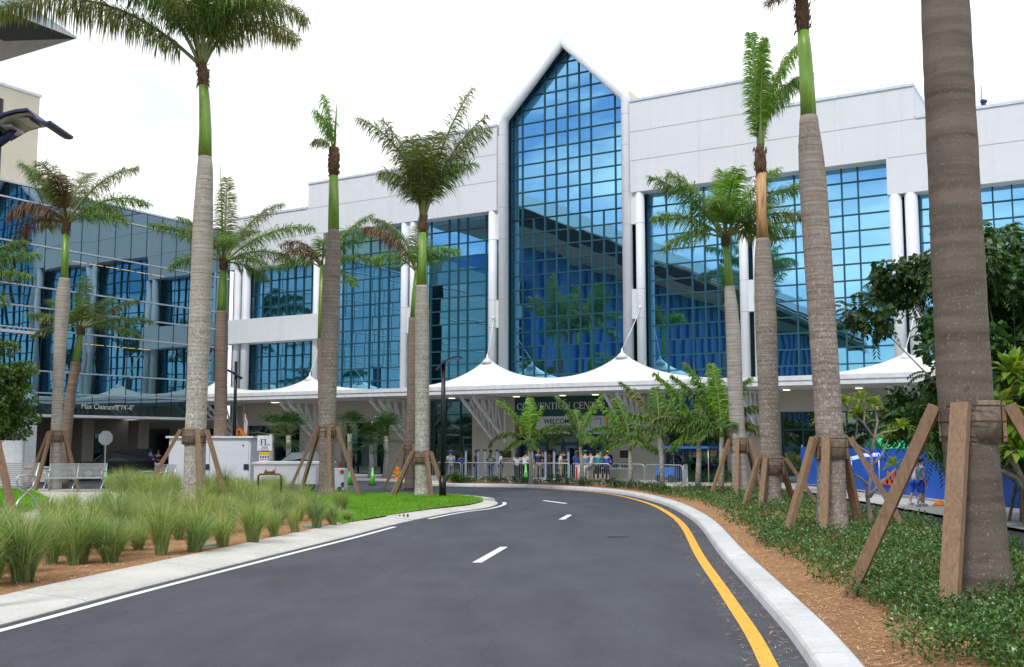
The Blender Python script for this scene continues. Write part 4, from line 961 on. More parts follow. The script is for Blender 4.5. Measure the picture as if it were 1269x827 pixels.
# right side
palm('palm right of the entrance with a full feathery green crown', 42, [(919, 622, 22), (917, 590, 19.5), (914, 540, 19), (911, 480, 18.5), (909, 420, 18), (906, 380, 16), (904, 355, 12)],
     [(904, 357, 10.5), (902, 330, 9), (899.5, 304, 7)],
     [(172, 58, 4.1, 55, F_), (160, 70, 3.8, 60, F_), (178, 40, 3.2, 80, F_), (10, 70, 3.9, 60, F_), (5, 52, 4.4, 62, F_), (0, 40, 3.8, 90, D_), (-15, 25, 2.8, 80, F_), (190, 15, 2.8, 90, F_), (80, 80, 3.6, 50, F_), (-60, 55, 2.8, 120, F_), (-110, 60, 2.8, 120, F_), (-85, 80, 3.2, 90, B_), (30, 30, 3, 90, D_)],
     tm='trunk_pale', zb=.25, group=GP, stub=((899.5, 306, 8), (899, 292, 8)), leaf=.72, dens=1.25)
palm('palm with peeled tan shaft and a single upright tuft of leaves', 35, [(956, 632, 29), (955, 600, 25.5), (954, 540, 25), (952, 480, 25), (950, 420, 26.5), (948, 370, 26), (946, 330, 22), (945, 296, 16)],
     [(945, 297, 15), (943.5, 260, 12), (943, 214, 13)],
     [(100, 88.5, 4.4, 14, B_, dict(leaf=.5, hang=.5, start=.1)), (5, 86, 4.5, 62, B_, dict(leaf=.55, hang=1.3, start=.3)), (-80, 89, 3.8, 24, B_, dict(leaf=.45, hang=.8)), (8, 85, 3.6, 95, F_, dict(leaf=.6, hang=1.5, start=.35))],
     tm='trunk_red', sm_='shaft_tan', fm=B_, zb=.26, group=GP, stub=((943, 216, 13), (941.5, 182, 10)), leaf=.6, dens=1.7)
palm('tall palm with green shaft whose crown leaves the top of the picture', 25.5, [(1033, 672, 44), (1031, 635, 36), (1030, 580, 33.5), (1027, 520, 33), (1023, 460, 33), (1019, 400, 33.5), (1015, 340, 34), (1011, 280, 34.5), (1007, 220, 33), (1004, 180, 29), (1002, 144, 21)],
     [(1002, 146, 20), (1000, 100, 18), (997, 60, 17), (995, 36, 14)],
     [(185, 55, 4.2, 80, F_), (165, 65, 4.6, 70, F_), (10, 60, 4.6, 72, F_), (-20, 70, 4, 80, F_), (90, 75, 4.5, 50, F_), (-80, 76, 3.4, 60, F_), (140, 80, 4.6, 40, B_), (40, 80, 4.6, 50, F_), (230, 66, 3.4, 80, F_), (200, 20, 1.1, 120, X_, dict(leaf=.35)), (-10, 50, 1.0, 100, X_, dict(leaf=.3))],
     tm='trunk_red', zb=.26, group=GP, stub=((995, 38, 16), (993.5, -4, 15)), leaf=.7)
palm('massive near trunk at the right edge with faint ring scars', 15, [(1216, 775, 92), (1215, 735, 80), (1212, 690, 71), (1210, 640, 66), (1205, 580, 64), (1199, 520, 64), (1194, 460, 64), (1190, 380, 63), (1185, 280, 62), (1180, 180, 61), (1175, 80, 60), (1170, -30, 58), (1164, -180, 54), (1160, -300, 44)],
     [(1160, -302, 36), (1158, -420, 32), (1156, -520, 26)],
     [(180, 60, 3.8, 80, F_), (140, 60, 3.8, 80, F_), (90, 60, 3.8, 80, F_), (45, 60, 3.8, 80, F_), (0, 60, 3.8, 80, F_), (-45, 60, 3.8, 80, F_), (-90, 65, 3.8, 80, F_), (-135, 60, 3.8, 80, F_), (20, 85, 4, 30, B_)],
     tm='trunk_near', zb=.26, group=GP, leaf=.7, base_flare=1.06, dens=.6)
palm('palm cut by the left frame edge, only frond tips showing', 44, [(-62, 600, 24), (-60, 480, 22), (-56, 400, 20)],
     [(-56, 400, 14), (-54, 350, 10)],
     [(10, 42, 3.6, 60, F_), (0, 25, 3.2, 60, F_), (20, 60, 3.4, 70, F_), (-10, 0, 2.6, 60, F_), (180, 50, 3.4, 80, F_), (90, 60, 3.4, 80, F_), (150, 40, 3.4, 80, F_), (-30, -25, 2.2, 40, F_)],
     tm='trunk_grey', zb=.4, group=GP, leaf=.7)
# braces
brace('four strut timber brace on the massive near trunk at the right edge', 1206, 15, .26, .37, 2.48, 3.04, [1.4, 1.8, 1.85, 1.5], [-130, 150, -20, 55], bw=.235)
brace('timber brace on the palm second from the right edge', 1029, 25.5, .26, .345, 2.05, 2.6, [1.15, 1.35, 1.75, 1.2], [-118, -160, -18, 40], bw=.19)
brace('timber brace on the palm with the peeled tan shaft', 955, 35, .26, .35, 1.35, 1.95, [1.05, 1.15, 1.6, 1.3], [-125, -160, -15, 40], bw=.17)
brace('timber brace on the feathery crowned palm right of the entrance', 916, 42, .26, .31, 2.0, 2.6, [1.2, 1.4, 1.3, 1.3], [-110, -160, -30, 40])
brace('timber brace on the big palm front left', 241, 37, .5, .37, 2.35, 2.9, [1.2, 1.75, 1.4, 1.3], [-62, 205, -18, 120])
brace('timber brace on the farthest left palm behind the bench', 70, 50, .55, .27, 2.4, 2.95, [1.2, 1.4, 1.3, 1.2], [-110, 180, -10, 60])
brace('timber brace on the thick trunk with the stubby leaf', 406, 44, .35, .31, 2.6, 3.1, [1.15, 1.7, 1.6, 1.5], [-75, 200, -20, 150])
brace('timber brace on the palm next to the curved street lamp', 523, 44.5, .14, .3, 1.5, 2.05, [1.0, 1.4, 1.2, 1.3], [-60, 205, -25, 160])
brace('timber brace on the slim palm behind the lamp side palm', 508, 53, .14, .23, 1.75, 2.3, [1.2, 1.3, 1.2, 1.2], [-60, 200, -20, 120])
# near left strut of a brace whose palm stands outside the frame
brace('timber brace cut by the left frame edge in the tall grass', -22, 26, .5, .35, 2.0, 2.5, [1.25, 1.2, 1.2], [-20, 120, 240])
# small palms of the plaza strip
def spalm(label, px, py_base, px_c, py_c, Y, fr, leafy=.37):
    if px < 730: leafy = .32
    pts = [at(px, py_base, Y), at((px + px_c) / 2 + 1, (py_base + py_c) / 2, Y), at(px_c, py_c + 14, Y), at(px_c, py_c, Y)]; pts[0].z = .12
    root = empty('small_palm', pts[0], label, 'palm tree', 'small palms in the strip before the plaza')
    mb = MB(); mb.tube(pts[:3], [.13, .11, .09], 10); mb.build('trunk', M['trunk_grey'], root)
    mb = MB(); mb.tube(pts[2:], [.09, .05], 8); mb.build('crownshaft', M['shaft'], root)
    for f in fr:
        lm = MB(); rm = MB(); frond(lm, rm, pts[3] - Vector((0, 0, .1)), f[0], f[1], f[2], f[3], leaf=leafy * 1.55, n=int(46 * f[2]), width=.034, hang=.45, start=.16, wild=.3, plum=.5)
        o = lm.build('frond', M[f[4] if len(f) > 4 else ('frond_bright' if f[1] > 60 else 'frond')], root); rm.build('rachis', M['rachis'], o)
sp = [('small palm with three upright bright leaves, leftmost by the entrance', 658, 605, 656, 545, 55.5, [(100, 70, 2.2, 60, F_), (60, 50, 2.0, 90, F_), (170, 68, 2.9, 40), (85, 86, 2.4, 20), (15, 80, 2.0, 25), (178, 40, 2.6, 115, D_), (5, 52, 2.3, 110), (-10, 38, 1.8, 100, F_), (190, 10, 1.6, 80, F_), (-80, 20, 1.5, 90, F_)]),
      ('small palm standing in front of the word CENTER', 721, 608, 719, 540, 54.5, [(100, 70, 2.2, 60, F_), (200, 50, 2.0, 90, F_), (160, 74, 2.6, 35, F_), (20, 72, 2.6, 30), (178, 45, 2.7, 105, F_), (0, 40, 2.9, 100, F_), (185, 20, 1.9, 90, D_), (-8, 10, 1.8, 80, F_), (-80, 30, 1.6, 100, F_), (100, 50, 2, 80, F_)]),
      ('small palm right of the entrance, first of the tight row of four', 780, 610, 781, 545, 51, [(165, 62, 2.4, 25), (120, 76, 2.6, 40, F_), (178, 40, 2.2, 115, F_), (5, 45, 2.2, 110, D_), (20, 70, 2.4, 60, F_), (190, 5, 1.7, 70, F_), (-10, 0, 1.8, 60, F_), (-80, 30, 1.6, 90, F_)]),
      ('small palm second in the row of four before the storefront', 821, 612, 817, 525, 48, [(155, 60, 2.8, 30, D_), (30, 62, 2.5, 35, F_), (178, 38, 2.3, 80, F_), (90, 80, 2.2, 50, F_), (0, 30, 2.2, 100, F_), (185, 0, 1.8, 60, F_), (-10, 60, 1.8, 110, F_), (-90, 40, 1.6, 90, F_)]),
      ('small palm third in the row of four before the storefront', 864, 614, 866, 532, 45, [(172, 66, 3.2, 30), (175, 45, 2.6, 100, D_), (180, 25, 2.6, 90, F_), (60, 74, 2.4, 60, F_), (0, 40, 2.0, 110, F_), (190, -10, 1.6, 50, F_), (-85, 35, 1.5, 90, F_), (-10, 10, 1.6, 70, F_)]),
      ('small palm last of the row with broad bright upright leaves', 893, 617, 894, 528, 43, [(150, 68, 3.2, 18), (165, 58, 3.0, 25), (110, 84, 2.8, 20), (20, 72, 2.6, 40), (178, 35, 1.8, 100, F_), (0, 55, 2.2, 80, F_), (0, 25, 2.1, 90, D_), (-85, 40, 1.6, 90, F_), (190, 5, 1.6, 70, F_)])]
for a in sp: spalm(*a)
# fan palms under the canopy
def fan(label, px, Y, h, sc=1.0):
    c = at(px, 560, Y); root = empty('fan_palm', (c.x, c.y, .1), label, 'palm tree', 'dark fan palms before the left storefront')
    mb = MB(); mb.tube([(c.x, c.y, 0), (c.x + .05, c.y, h * .5), (c.x, c.y, h)], [.22, .17, .15], 10); mb.build('trunk', M['trunk_grey'], root)
    lm = MB(); st_ = MB()
    for i in range(30):
        az = rnd.uniform(0, 2 * PI); el = math.radians(rnd.uniform(-35, 85)); d = Vector((math.cos(el) * math.cos(az), math.cos(el) * math.sin(az), math.sin(el)))
        p0 = Vector((c.x, c.y, h)); p1 = p0 + d * rnd.uniform(.55, .8) * sc; st_.tube([p0, p1], .014, 4)
        sd = d.cross(Vector((0, 0, 1))).normalized(); up = sd.cross(d)
        for j in range(13):
            a = math.radians(-72 + 12 * j); v = (d * math.cos(a) + sd * math.sin(a) + up * rnd.uniform(-.08, .08)); l = rnd.uniform(.55, .7) * sc; w = up.cross(v).normalized() * .026
            q = p1 + v * l * .7; e = q + (v + Vector((0, 0, -.6))).normalized() * l * .35
            lm.add([p1, q - w, q + w, e], [(0, 1, 2), (1, 3, 2)])
    o = lm.build('crown', M['leaf_dark'], root); st_.build('leaf_stem', M['rachis'], o)
for l, px, Y, h, s in (('fan palm left of the silver SUV, leftmost of the five', 336, 69, 2.9, 1.25), ('fan palm standing over the hood of the silver SUV', 357, 67.5, 2.8, 1.35), ('fan palm just right of the thick braced trunk', 433, 67.5, 2.9, 1.3), ('low fan palm in the middle of the right trio', 460, 66.5, 2.3, 1.15), ('fan palm nearest the bracket, right of the trio', 478, 66, 2.75, 1.3)): fan(l, px, Y, h, s)
# ------------------------------------------------------------ broadleaf trees
def leafcloud(mb, clumps, n, size, droop=.3, asp=.42):
    for i in range(n):
        c, r = clumps[rnd.randrange(len(clumps))]
        while True:
            v = Vector((rnd.uniform(-1, 1), rnd.uniform(-1, 1), rnd.uniform(-1, 1)))
            if .25 < v.length < 1: break
        p = Vector(c) + Vector((v.x * r[0], v.y * r[1], v.z * r[2])); s = size * rnd.uniform(.7, 1.3)
        d = Vector((v.x + rnd.gauss(0, .5), v.y + rnd.gauss(0, .5), rnd.gauss(0, .4) - droop)).normalized(); w = d.cross(Vector((rnd.gauss(0, 1), rnd.gauss(0, 1), rnd.gauss(0, 1)))).normalized() * s * asp
        mb.add([p, p + d * s * .5 + w, p + d * s + Vector((0, 0, -.15 * s)), p + d * s * .5 - w], [(0, 1, 2, 3)])
def pinnate(mb, p, d, L, ls, k=9):
    """drooping compound leaf"""
    for i in range(k):
        u = i / (k - 1); q = p + d * L * u + Vector((0, 0, -.45 * L * u * u)); t = (d + Vector((0, 0, -.9 * u))).normalized(); sd = t.cross(Vector((0, 0, 1)))
        if sd.length < .1: sd = Vector((1, 0, 0))
        sd.normalize()
        for sg in (-1, 1):
            v = (sd * sg * .8 + t * .5 + Vector((0, 0, -.45))).normalized(); w = t * ls * .2; e = q + v * ls
            mb.add([q, q + v * ls * .5 + w, e, q + v * ls * .5 - w], [(0, 1, 2, 3)])
tr = empty('shade_tree', (15.6, 31, .1), 'dark leafy tree behind the massive near trunk at the right', 'tree')
mb = MB(); tp = Vector((15.1, 31, 0))
mb.tube([tp, tp + Vector((.05, 0, 1.4)), tp + Vector((-.1, 0, 3.0)), tp + Vector((-.2, .1, 6))], [.14, .12, .1, .05], 10)
bc = []
for i in range(90):
    a = rnd.uniform(0, 2 * PI); z = rnd.uniform(1.6, 8.4); rr = rnd.uniform(.8, 4.3) * math.sin(PI * min(1, (z - .6) / 9.0)) ** .5
    e = tp + Vector((math.cos(a) * rr, math.sin(a) * rr, z)); mb.tube([tp + Vector((-.1, 0, max(1.3, z * .5))), tp.lerp(e, .55) + Vector((0, 0, z * .12)), e], [.05, .03, .012], 5); bc.append(e)
mb.build('trunk', M['bark'], tr)
mb = MB()
for e in bc + [b + Vector((rnd.gauss(0, .5), rnd.gauss(0, .5), rnd.gauss(0, .4))) for b in bc]:
    for j in range(24):
        v = Vector((rnd.gauss(0, 1), rnd.gauss(0, 1), rnd.gauss(0, .7))).normalized(); pinnate(mb, e + v * rnd.uniform(0, .55), (v + Vector((0, 0, -.1))).normalized(), rnd.uniform(.35, .55), .21, 7)
leafcloud(mb, [(e, (.7, .7, .6)) for e in bc], 15000, .22, .5)
mb.build('crown', M['leaf_dark'], tr)
mb = MB()
for a in (0, 120, 240):
    v = Vector((math.cos(math.radians(a)), math.sin(math.radians(a)), 0)); mb.beam(tp + v * .12 + Vector((0, 0, 1.6)), tp + v * .5 + Vector((0, 0, .1)), .06, .06)
mb.build('stake', M['wood'], tr)
# brighter tree beyond
tr2 = empty('light_green_tree', (22.5, 40, .1), 'lighter green tree top at the right frame edge', 'tree')
mb = MB(); b2 = Vector((21.9, 40, 0)); mb.tube([b2, b2 + Vector((0, 0, 5)), b2 + Vector((.3, 0, 10))], [.2, .14, .05], 8); mb.build('trunk', M['bark'], tr2)
mb = MB(); cl = [((b2.x + rnd.gauss(0, 1.6), b2.y + rnd.gauss(0, 1.6), rnd.uniform(5, 11)), (.9, .9, .7)) for _ in range(34)]; leafcloud(mb, cl, 9000, .2); mb.build('crown', M['leaf_mid'], tr2)
# round tree on the left edge
tr3 = empty('round_bushy_tree', (at(-22, 600, 36).x, 36, .5), 'small leaved bushy tree at the left frame edge', 'tree')
mb = MB(); b3 = Vector((at(-22, 600, 36).x, 36, .3)); mb.tube([b3, b3 + Vector((.1, 0, 1.5)), b3 + Vector((.2, 0, 3.5))], [.12, .1, .05], 8)
mb.tube([b3 + Vector((.1, 0, 1.8)), b3 + Vector((.9, -.1, 2.3))], [.03, .01], 5); mb.build('trunk', M['bark'], tr3)
mb = MB(); cl = []
for _ in range(60):
    v = Vector((rnd.gauss(0, 1), rnd.gauss(0, 1), rnd.gauss(0, 1))).normalized() * rnd.uniform(.3, 1); cl.append(((b3.x + .2 + v.x * 1.45, b3.y + v.y * 1.4, 4.15 + v.z * 1.75), (.42, .42, .32)))
leafcloud(mb, cl, 11000, .14, .1); mb.build('crown', M['leaf_mid'], tr3)
# plumerias
def rosette(mb, p, n=16, L=.34, wd=.05):
    for i in range(n):
        a = 2.4 * i + rnd.random(); el = math.radians(75 - 95 * i / n); d = Vector((math.cos(el) * math.cos(a), math.cos(el) * math.sin(a), math.sin(el))); sd = d.cross(Vector((0, 0, 1))).normalized() * wd
        l = L * rnd.uniform(.8, 1.2); up = Vector((0, 0, 1)); q1 = p + d * l * .55; q2 = p + d * l + up * (-.25 * l)
        mb.add([p, q1 + sd + up * .015, q1 - sd + up * .015, q1, q2], [(0, 1, 3), (0, 3, 2), (1, 4, 3), (3, 4, 2)])
def plumeria(label, base, segs, L=.34, wd=.05, loc=None):
    root = empty('frangipani', loc or base, label, 'tree'); b = MB(); lf = MB(); base = Vector(base)
    for pts, r0, tip in segs:
        w = [base + Vector(p) for p in pts]; b.tube(w, [r0 * (1 - .55 * i / (len(w) - 1)) for i in range(len(w))], 7)
        if tip:
            for _ in range(tip): rosette(lf, w[-1] + Vector((rnd.gauss(0, .05), rnd.gauss(0, .05), rnd.uniform(-.03, .06))), 15, L, wd)
    b.build('trunk', M['bark'], root); lf.build('crown', M['leaf_yellow'], root)
bp = at(1080, 655, 26); bp.z = .22
k = 1 / ppm(26)
def Q(px, py, dy=0): return ((px - 1080) * k, dy, (655 - py) * k)
plumeria('bare branched frangipani with yellow green leaf tufts by the blue fence', bp, [
    ([Q(1080, 655), Q(1079, 635), Q(1076, 610), Q(1083, 580), Q(1083, 558)], .07, 0), ([Q(1083, 558), Q(1087, 540), Q(1092, 520), Q(1095, 500, .3)], .045, 2), ([Q(1083, 560), Q(1070, 552), Q(1050, 535), Q(1041, 520)], .04, 2),
    ([Q(1062, 545), Q(1066, 530), Q(1062, 512, -.3)], .03, 2), ([Q(1087, 540), Q(1075, 522), Q(1060, 508), Q(1052, 498)], .035, 2), ([Q(1086, 542), Q(1098, 533), Q(1115, 530), Q(1122, 526, .2)], .035, 2),
    ([Q(1079, 612), Q(1092, 595), Q(1105, 585), Q(1115, 574)], .045, 1), ([Q(1078, 598), Q(1068, 588), Q(1055, 583), Q(1046, 565, -.2)], .04, 1), ([Q(1083, 575), Q(1096, 560), Q(1108, 546, .3), Q(1112, 540, .4)], .035, 1), ([Q(1075, 522), Q(1082, 505, .3), Q(1078, 492, .4)], .03, 2), ([Q(1050, 535), Q(1040, 532), Q(1032, 520, .5)], .03, 1)], .36, .055)
bp2 = at(1300, 640, 19); bp2.z = .2; k = 1 / ppm(19)
def Q2(px, py, dy=0): return ((px - 1300) * k, dy, (640 - py) * k)
plumeria('frangipani at the right frame edge with big yellow green leaves', bp2, [
    ([Q2(1300, 645), Q2(1298, 600), Q2(1285, 560), Q2(1262, 530)], .09, 0), ([Q2(1272, 540), Q2(1258, 505), Q2(1246, 470), Q2(1243, 452)], .06, 3), ([Q2(1262, 530), Q2(1240, 520), Q2(1228, 508)], .05, 0), ([Q2(1285, 560), Q2(1290, 520), Q2(1275, 490), Q2(1270, 470)], .06, 3), ([Q2(1285, 560), Q2(1280, 520, -.2), Q2(1264, 500, -.3)], .05, 3), ([Q2(1300, 600), Q2(1310, 500), Q2(1290, 420)], .06, 3), ([Q2(1290, 430), Q2(1275, 412, .2), Q2(1266, 405, .2)], .04, 3)], .62, .085)
# ------------------------------------------------------------ fountain grass clumps
def clump_mesh(seed, n=420, h=1.0):
    r = random.Random(seed); mb = MB()
    for i in range(n):
        a = r.uniform(0, 2 * PI); b = r.random() ** .6 * .13; th = abs(r.gauss(0, 1)) * .34 + .04; L = h * r.uniform(.55, 1.2) * (1.05 if th < .5 else .9); a2 = a + r.gauss(0, .7)
        p = Vector((math.cos(a) * b, math.sin(a) * b, 0)); dx = Vector((math.cos(a2), math.sin(a2), 0)); w = Vector((-math.sin(a2 + r.uniform(-1, 1)), math.cos(a2), 0)).normalized() * r.uniform(.0028, .0055)
        bend = r.uniform(.25, 1.0); P = [p]
        for k in range(4):
            t = th * (.35 + .4 * k) + bend * (k / 3) ** 2; p = p + (dx * math.sin(t) + Vector((0, 0, math.cos(t)))) * L * .25; P.append(p)
        mb.add([P[0] - w, P[0] + w, P[1] - w, P[1] + w, P[2] - w * .85, P[2] + w * .85, P[3] - w * .6, P[3] + w * .6, P[4]], [(0, 1, 3, 2), (2, 3, 5, 4), (4, 5, 7, 6), (6, 7, 8)])
    return mb
GG = 'fountain grass clumps in the left bed'
protos = []
for sd in range(6):
    protos.append(clump_mesh(sd, (800, 1000, 650)[sd % 3] if sd < 3 else 520, (1.22, 1.1, 1.0)[sd % 3]))
pm = []
for i, mb in enumerate(protos):
    o = mb.build('grass_clump', M['grass']); pm.append(o)
used = set()
def place_clump(x, y, sc, label, i):
    src = pm[i]
    if i not in used: used.add(i); o = src
    else: o = src.copy(); COL.objects.link(o)
    o.location = (x, y, zl(x, y) - .02); o.rotation_euler = (rnd.gauss(0, .1), rnd.gauss(0, .1), rnd.uniform(0, 6.28)); o.scale = (sc * rnd.uniform(.85, 1.25), sc * rnd.uniform(.85, 1.25), sc * rnd.uniform(.75, 1.1))
    tag(o, label, 'grass clump', GG); o.name = 'grass_clump' if o is src else o.name
def Gm(px, py):
    return Gl(px, py)
front = [(28, 722, 1.25), (92, 700, 1.0), (138, 697, 1.2), (200, 688, 1.15), (240, 684, 1.0), (276, 678, .95), (313, 672, 1.0), (340, 665, .9), (366, 660, .9), (392, 655, .8), (413, 651, .7), (430, 646, .55), (172, 682, .8), (60, 688, 1.0), (-20, 728, 1.2)]
front.sort()
for i, (px, py, sc) in enumerate(front):
    p = Gm(px, py); place_clump(p.x, p.y, sc * .86, ORD[i] + ' clump from the left in the front row of fountain grass', i % 3)
cells = []
gx0 = -30
xs_ = []
for row in range(0, 26):
    for colm in range(0, 46):
        x = -3.2 - colm * .78 + rnd.uniform(-.25, .25) - row * .1; y = 17 + row * 1.15 + rnd.uniform(-.35, .35)
        if not inside(x, y, islp): continue
        e = pdist(x, y, Lin)
        if e < 1.35: continue
        if (inside(x, y, lawn_n) and (pxx > 395 or rnd.random() < .35)) or inside(x, y, lawn_l) or inside(x, y, path_w): continue
        pxx = CX + x / y * 1294
        if pxx < -50 or pxx > 425: continue
        if y > 38 and (e < 2.5 or pxx > 400): continue
        cells.append((x, y, pxx))
rnd.shuffle(cells); cells = cells[:245]
for k_, (x, y, pxx) in enumerate(cells):
    if abs(pxx - 235) < 14 and y > 30: continue
    place_clump(x, y, rnd.uniform(.6, 1.0), 'tall wispy fountain grass clump in the mass behind the front row', 3 + k_ % 3 if y > 22 else k_ % 3)
# utility lids in the mulch
for px, py in ((255, 676), (388, 653)):
    c = Gl(px, py); mb = MB(); mb.cyl((c.x, c.y), .28, c.z - .02, c.z + .04, 16); tag(mb.build('valve_lid', plain('lid_green', (.12, .25, .22), .7), None, (c.x, c.y, c.z)), 'green irrigation valve lid in the mulch, %s of two' % ('left' if px < 300 else 'right'), 'valve lid')
# ------------------------------------------------------------ shrubs
def shrub_leaves(mb, c, R, H, n, ls):
    for i in range(n):
        a = rnd.uniform(0, 2 * PI); r = R * math.sqrt(rnd.random()); z = H * (rnd.random() ** .6) * (1 - .45 * (r / R) ** 2); p = Vector((c[0] + math.cos(a) * r, c[1] + math.sin(a) * r, c[2] + z))
        d = Vector((math.cos(a) * .6 + rnd.gauss(0, .6), math.sin(a) * .6 + rnd.gauss(0, .6), rnd.uniform(.1, 1.1))).normalized(); w = d.cross(Vector((rnd.gauss(0, .3), rnd.gauss(0, .3), 1))).normalized() * ls * .3; s = ls * rnd.uniform(.7, 1.3)
        m = p + d * s * .55 + Vector((0, 0, .012))
        mb.add([p, m + w, p + d * s, m - w, m - Vector((0, 0, .02))], [(0, 1, 4), (1, 2, 4), (2, 3, 4), (3, 0, 4)])
    for i in range(4):
        a = rnd.uniform(0, 6.28); mb.add([Vector(c) + Vector((-.006, 0, 0)), Vector(c) + Vector((.006, 0, 0)), Vector(c) + Vector((math.cos(a) * R * .5, math.sin(a) * R * .5, H * .8))], [(0, 1, 2)])
mb = MB(); cnt = 0
rivis = [p for p in ri if p.y < 48]
y = 8.5
while y < 47:
    x = 2
    stp = .36 if y < 26 else .46
    while x < 11:
        xx = x + rnd.uniform(-.12, .12); yy = y + rnd.uniform(-.12, .12)
        if inside(xx, yy, bedp):
            e = pdist(xx, yy, rivis)
            lim = .72 - .014 * max(0, yy - 14) + .2 * noise.noise(Vector((xx, yy * .5, 0))) + (.3 if yy < 14 else 0) 
            hole = noise.noise(Vector((xx * .9, yy * .9, 3))) > .32
            if e > max(.3, lim) and not hole and math.hypot(xx - at(1212, 548, 15).x, yy - 15) > .5:
                n = 95 if yy < 16 else (60 if yy < 24 else 34)
                shrub_leaves(mb, (xx, yy, zr(xx, yy)), .27, rnd.uniform(.22, .42), n, .068 if yy < 16 else (.075 if yy < 24 else .09)); cnt += 1
        x += stp
    y += stp
# a few taller sprigs close to the camera
for px, py in ((1130, 800), (1150, 815), (1215, 790), (1235, 800), (1200, 815), (1262, 790), (1160, 770), (1250, 820), (1100, 740), (1120, 760), (1180, 822)):
    c = G(px, py, .2); shrub_leaves(mb, (c.x, c.y, .16), .3, .5, 150, .065)
tag(mb.build('shrub_cover', M['leaf_shrub']), None, None, None, 'stuff')
# strip shrubs, single plants
sm_p = []
for k_ in range(3):
    mb = MB(); shrub_leaves(mb, (0, 0, 0), .26, .36, 130, .1); sm_p.append(mb.build('low_shrub', M['leaf_shrub']))
strip = [p for p in offset(Redge, -1.15) if p.y > 45 and p.x > -4.4]
acc = 0; idx = 0; placed = []
for i in range(1, len(strip)):
    acc += (strip[i] - strip[i - 1]).length
    if acc > .44: acc = 0; placed.append(strip[i])
dense = []
for i in range(len(strip) - 1):
    seg = (strip[i + 1] - strip[i]); nn = max(1, int(seg.length / .5))
    for j in range(nn): dense.append(strip[i] + seg * j / nn)
for i, p in enumerate(dense):
    for q in ((0, 0), (0, .55))[: 2 if i % 4 == 1 else 1]:
        src = sm_p[i % 3]
        if i < 3 and q[1] == 0: o = src
        else: o = src.copy(); COL.objects.link(o)
        o.location = (p.x + rnd.uniform(-.12, .12), p.y + q[1] * .6 + rnd.uniform(-.1, .1), .16); s = rnd.uniform(.8, 1.25); o.scale = (s, s, s * rnd.uniform(.85, 1.3)); o.rotation_euler = (0, 0, rnd.uniform(0, 6))
        tag(o, 'small dark green shrub in the narrow strip between road and plaza', 'shrub', 'shrubs in the strip along the far kerb')
mb = MB(); s0_, _ = FS(845, 590, 1.2); s1_, _ = FS(905, 590, 1.2)
for i in range(40):
    p = W(s0_ + (s1_ - s0_ + .8) * i / 40, 1.4 + rnd.uniform(-.2, .2), .1); shrub_leaves(mb, p, .3, .75, 90, .09)
p = W((s0_ + s1_) / 2, 1.4, .1); tag(mb.build('clipped_hedge', M['leaf_shrub'], None, p), 'clipped hedge along the storefront right of the barriers', 'hedge')
# trees behind the camera that only show in the glass
for k_, (x, y, h) in enumerate(((-38, 6, 4.6), (-46, -8, 5), (-34, -16, 4.5), (-52, 16, 5), (-40, 22, 4.6))):
    root = empty('street_tree', (x, y, 0), 'roadside tree mirrored in the lower glass panes', 'tree', 'trees across the road seen mirrored'); mb = MB(); mb.tube([(x, y, 0), (x, y, h * .6)], [.2, .1], 8); mb.build('trunk', M['bark'], root)
    mb = MB(); cl = [((x + rnd.gauss(0, 1.3), y + rnd.gauss(0, 1.3), h * rnd.uniform(.45, 1)), (1, 1, .8)) for _ in range(14)]; leafcloud(mb, cl, 2200, .35); mb.build('crown', M['leaf_dark'], root)
# ------------------------------------------------------------ street lamps
def base_pole(root, x, y, z0, z1, r=.075):
    mb = MB(); mb.tube([(x, y, z0), (x, y, z0 + .9)], [r * 1.5, r * 1.4], 14); mb.tube([(x, y, z0 + .9), (x, y, z1)], [r, r * .85], 14); return mb.build('pole', M['black'], root)
c = at(549, 548, 43.5); x, y = c.x, c.y; zt = at(549, 447, 43.5).z
L = empty('street_lamp', (x, y, .14), 'black street lamp with a curved crescent head on the island nose', 'street lamp', 'black street lamps')
base_pole(L, x, y, .14, zt, .1)
mb = MB(); pts = [at(px, py, 43.5) for px, py in ((541, 459), (546, 453), (553, 447.5), (562, 443.5), (569, 442.5), (573, 444.5))]
for i in range(len(pts) - 1): mb.beam(pts[i], pts[i + 1], .5, .07)
hd = mb.build('lamp_head', M['navy'], L); mb = MB()
for i in range(2, 4): mb.beam(pts[i] - Vector((0, 0, .06)), pts[i + 1] - Vector((0, 0, .06)), .4, .04)
mb.build('lens', M['lens'], hd)
c = at(290, 548, 58); x, y = c.x, c.y; zt = at(290, 448, 58).z
L = empty('street_lamp', (x, y, .1), 'black street lamp with a flat tilted head before the left spandrel', 'street lamp', 'black street lamps')
base_pole(L, x, y, .1, zt, .1)
mb = MB(); mb.beam(at(282.5, 459, 58), at(290, 462.5, 58), .5, .1); mb.beam(at(290, 462.5, 58), at(299, 469, 58), .5, .12); mb.build('lamp_head', M['navy'], L)
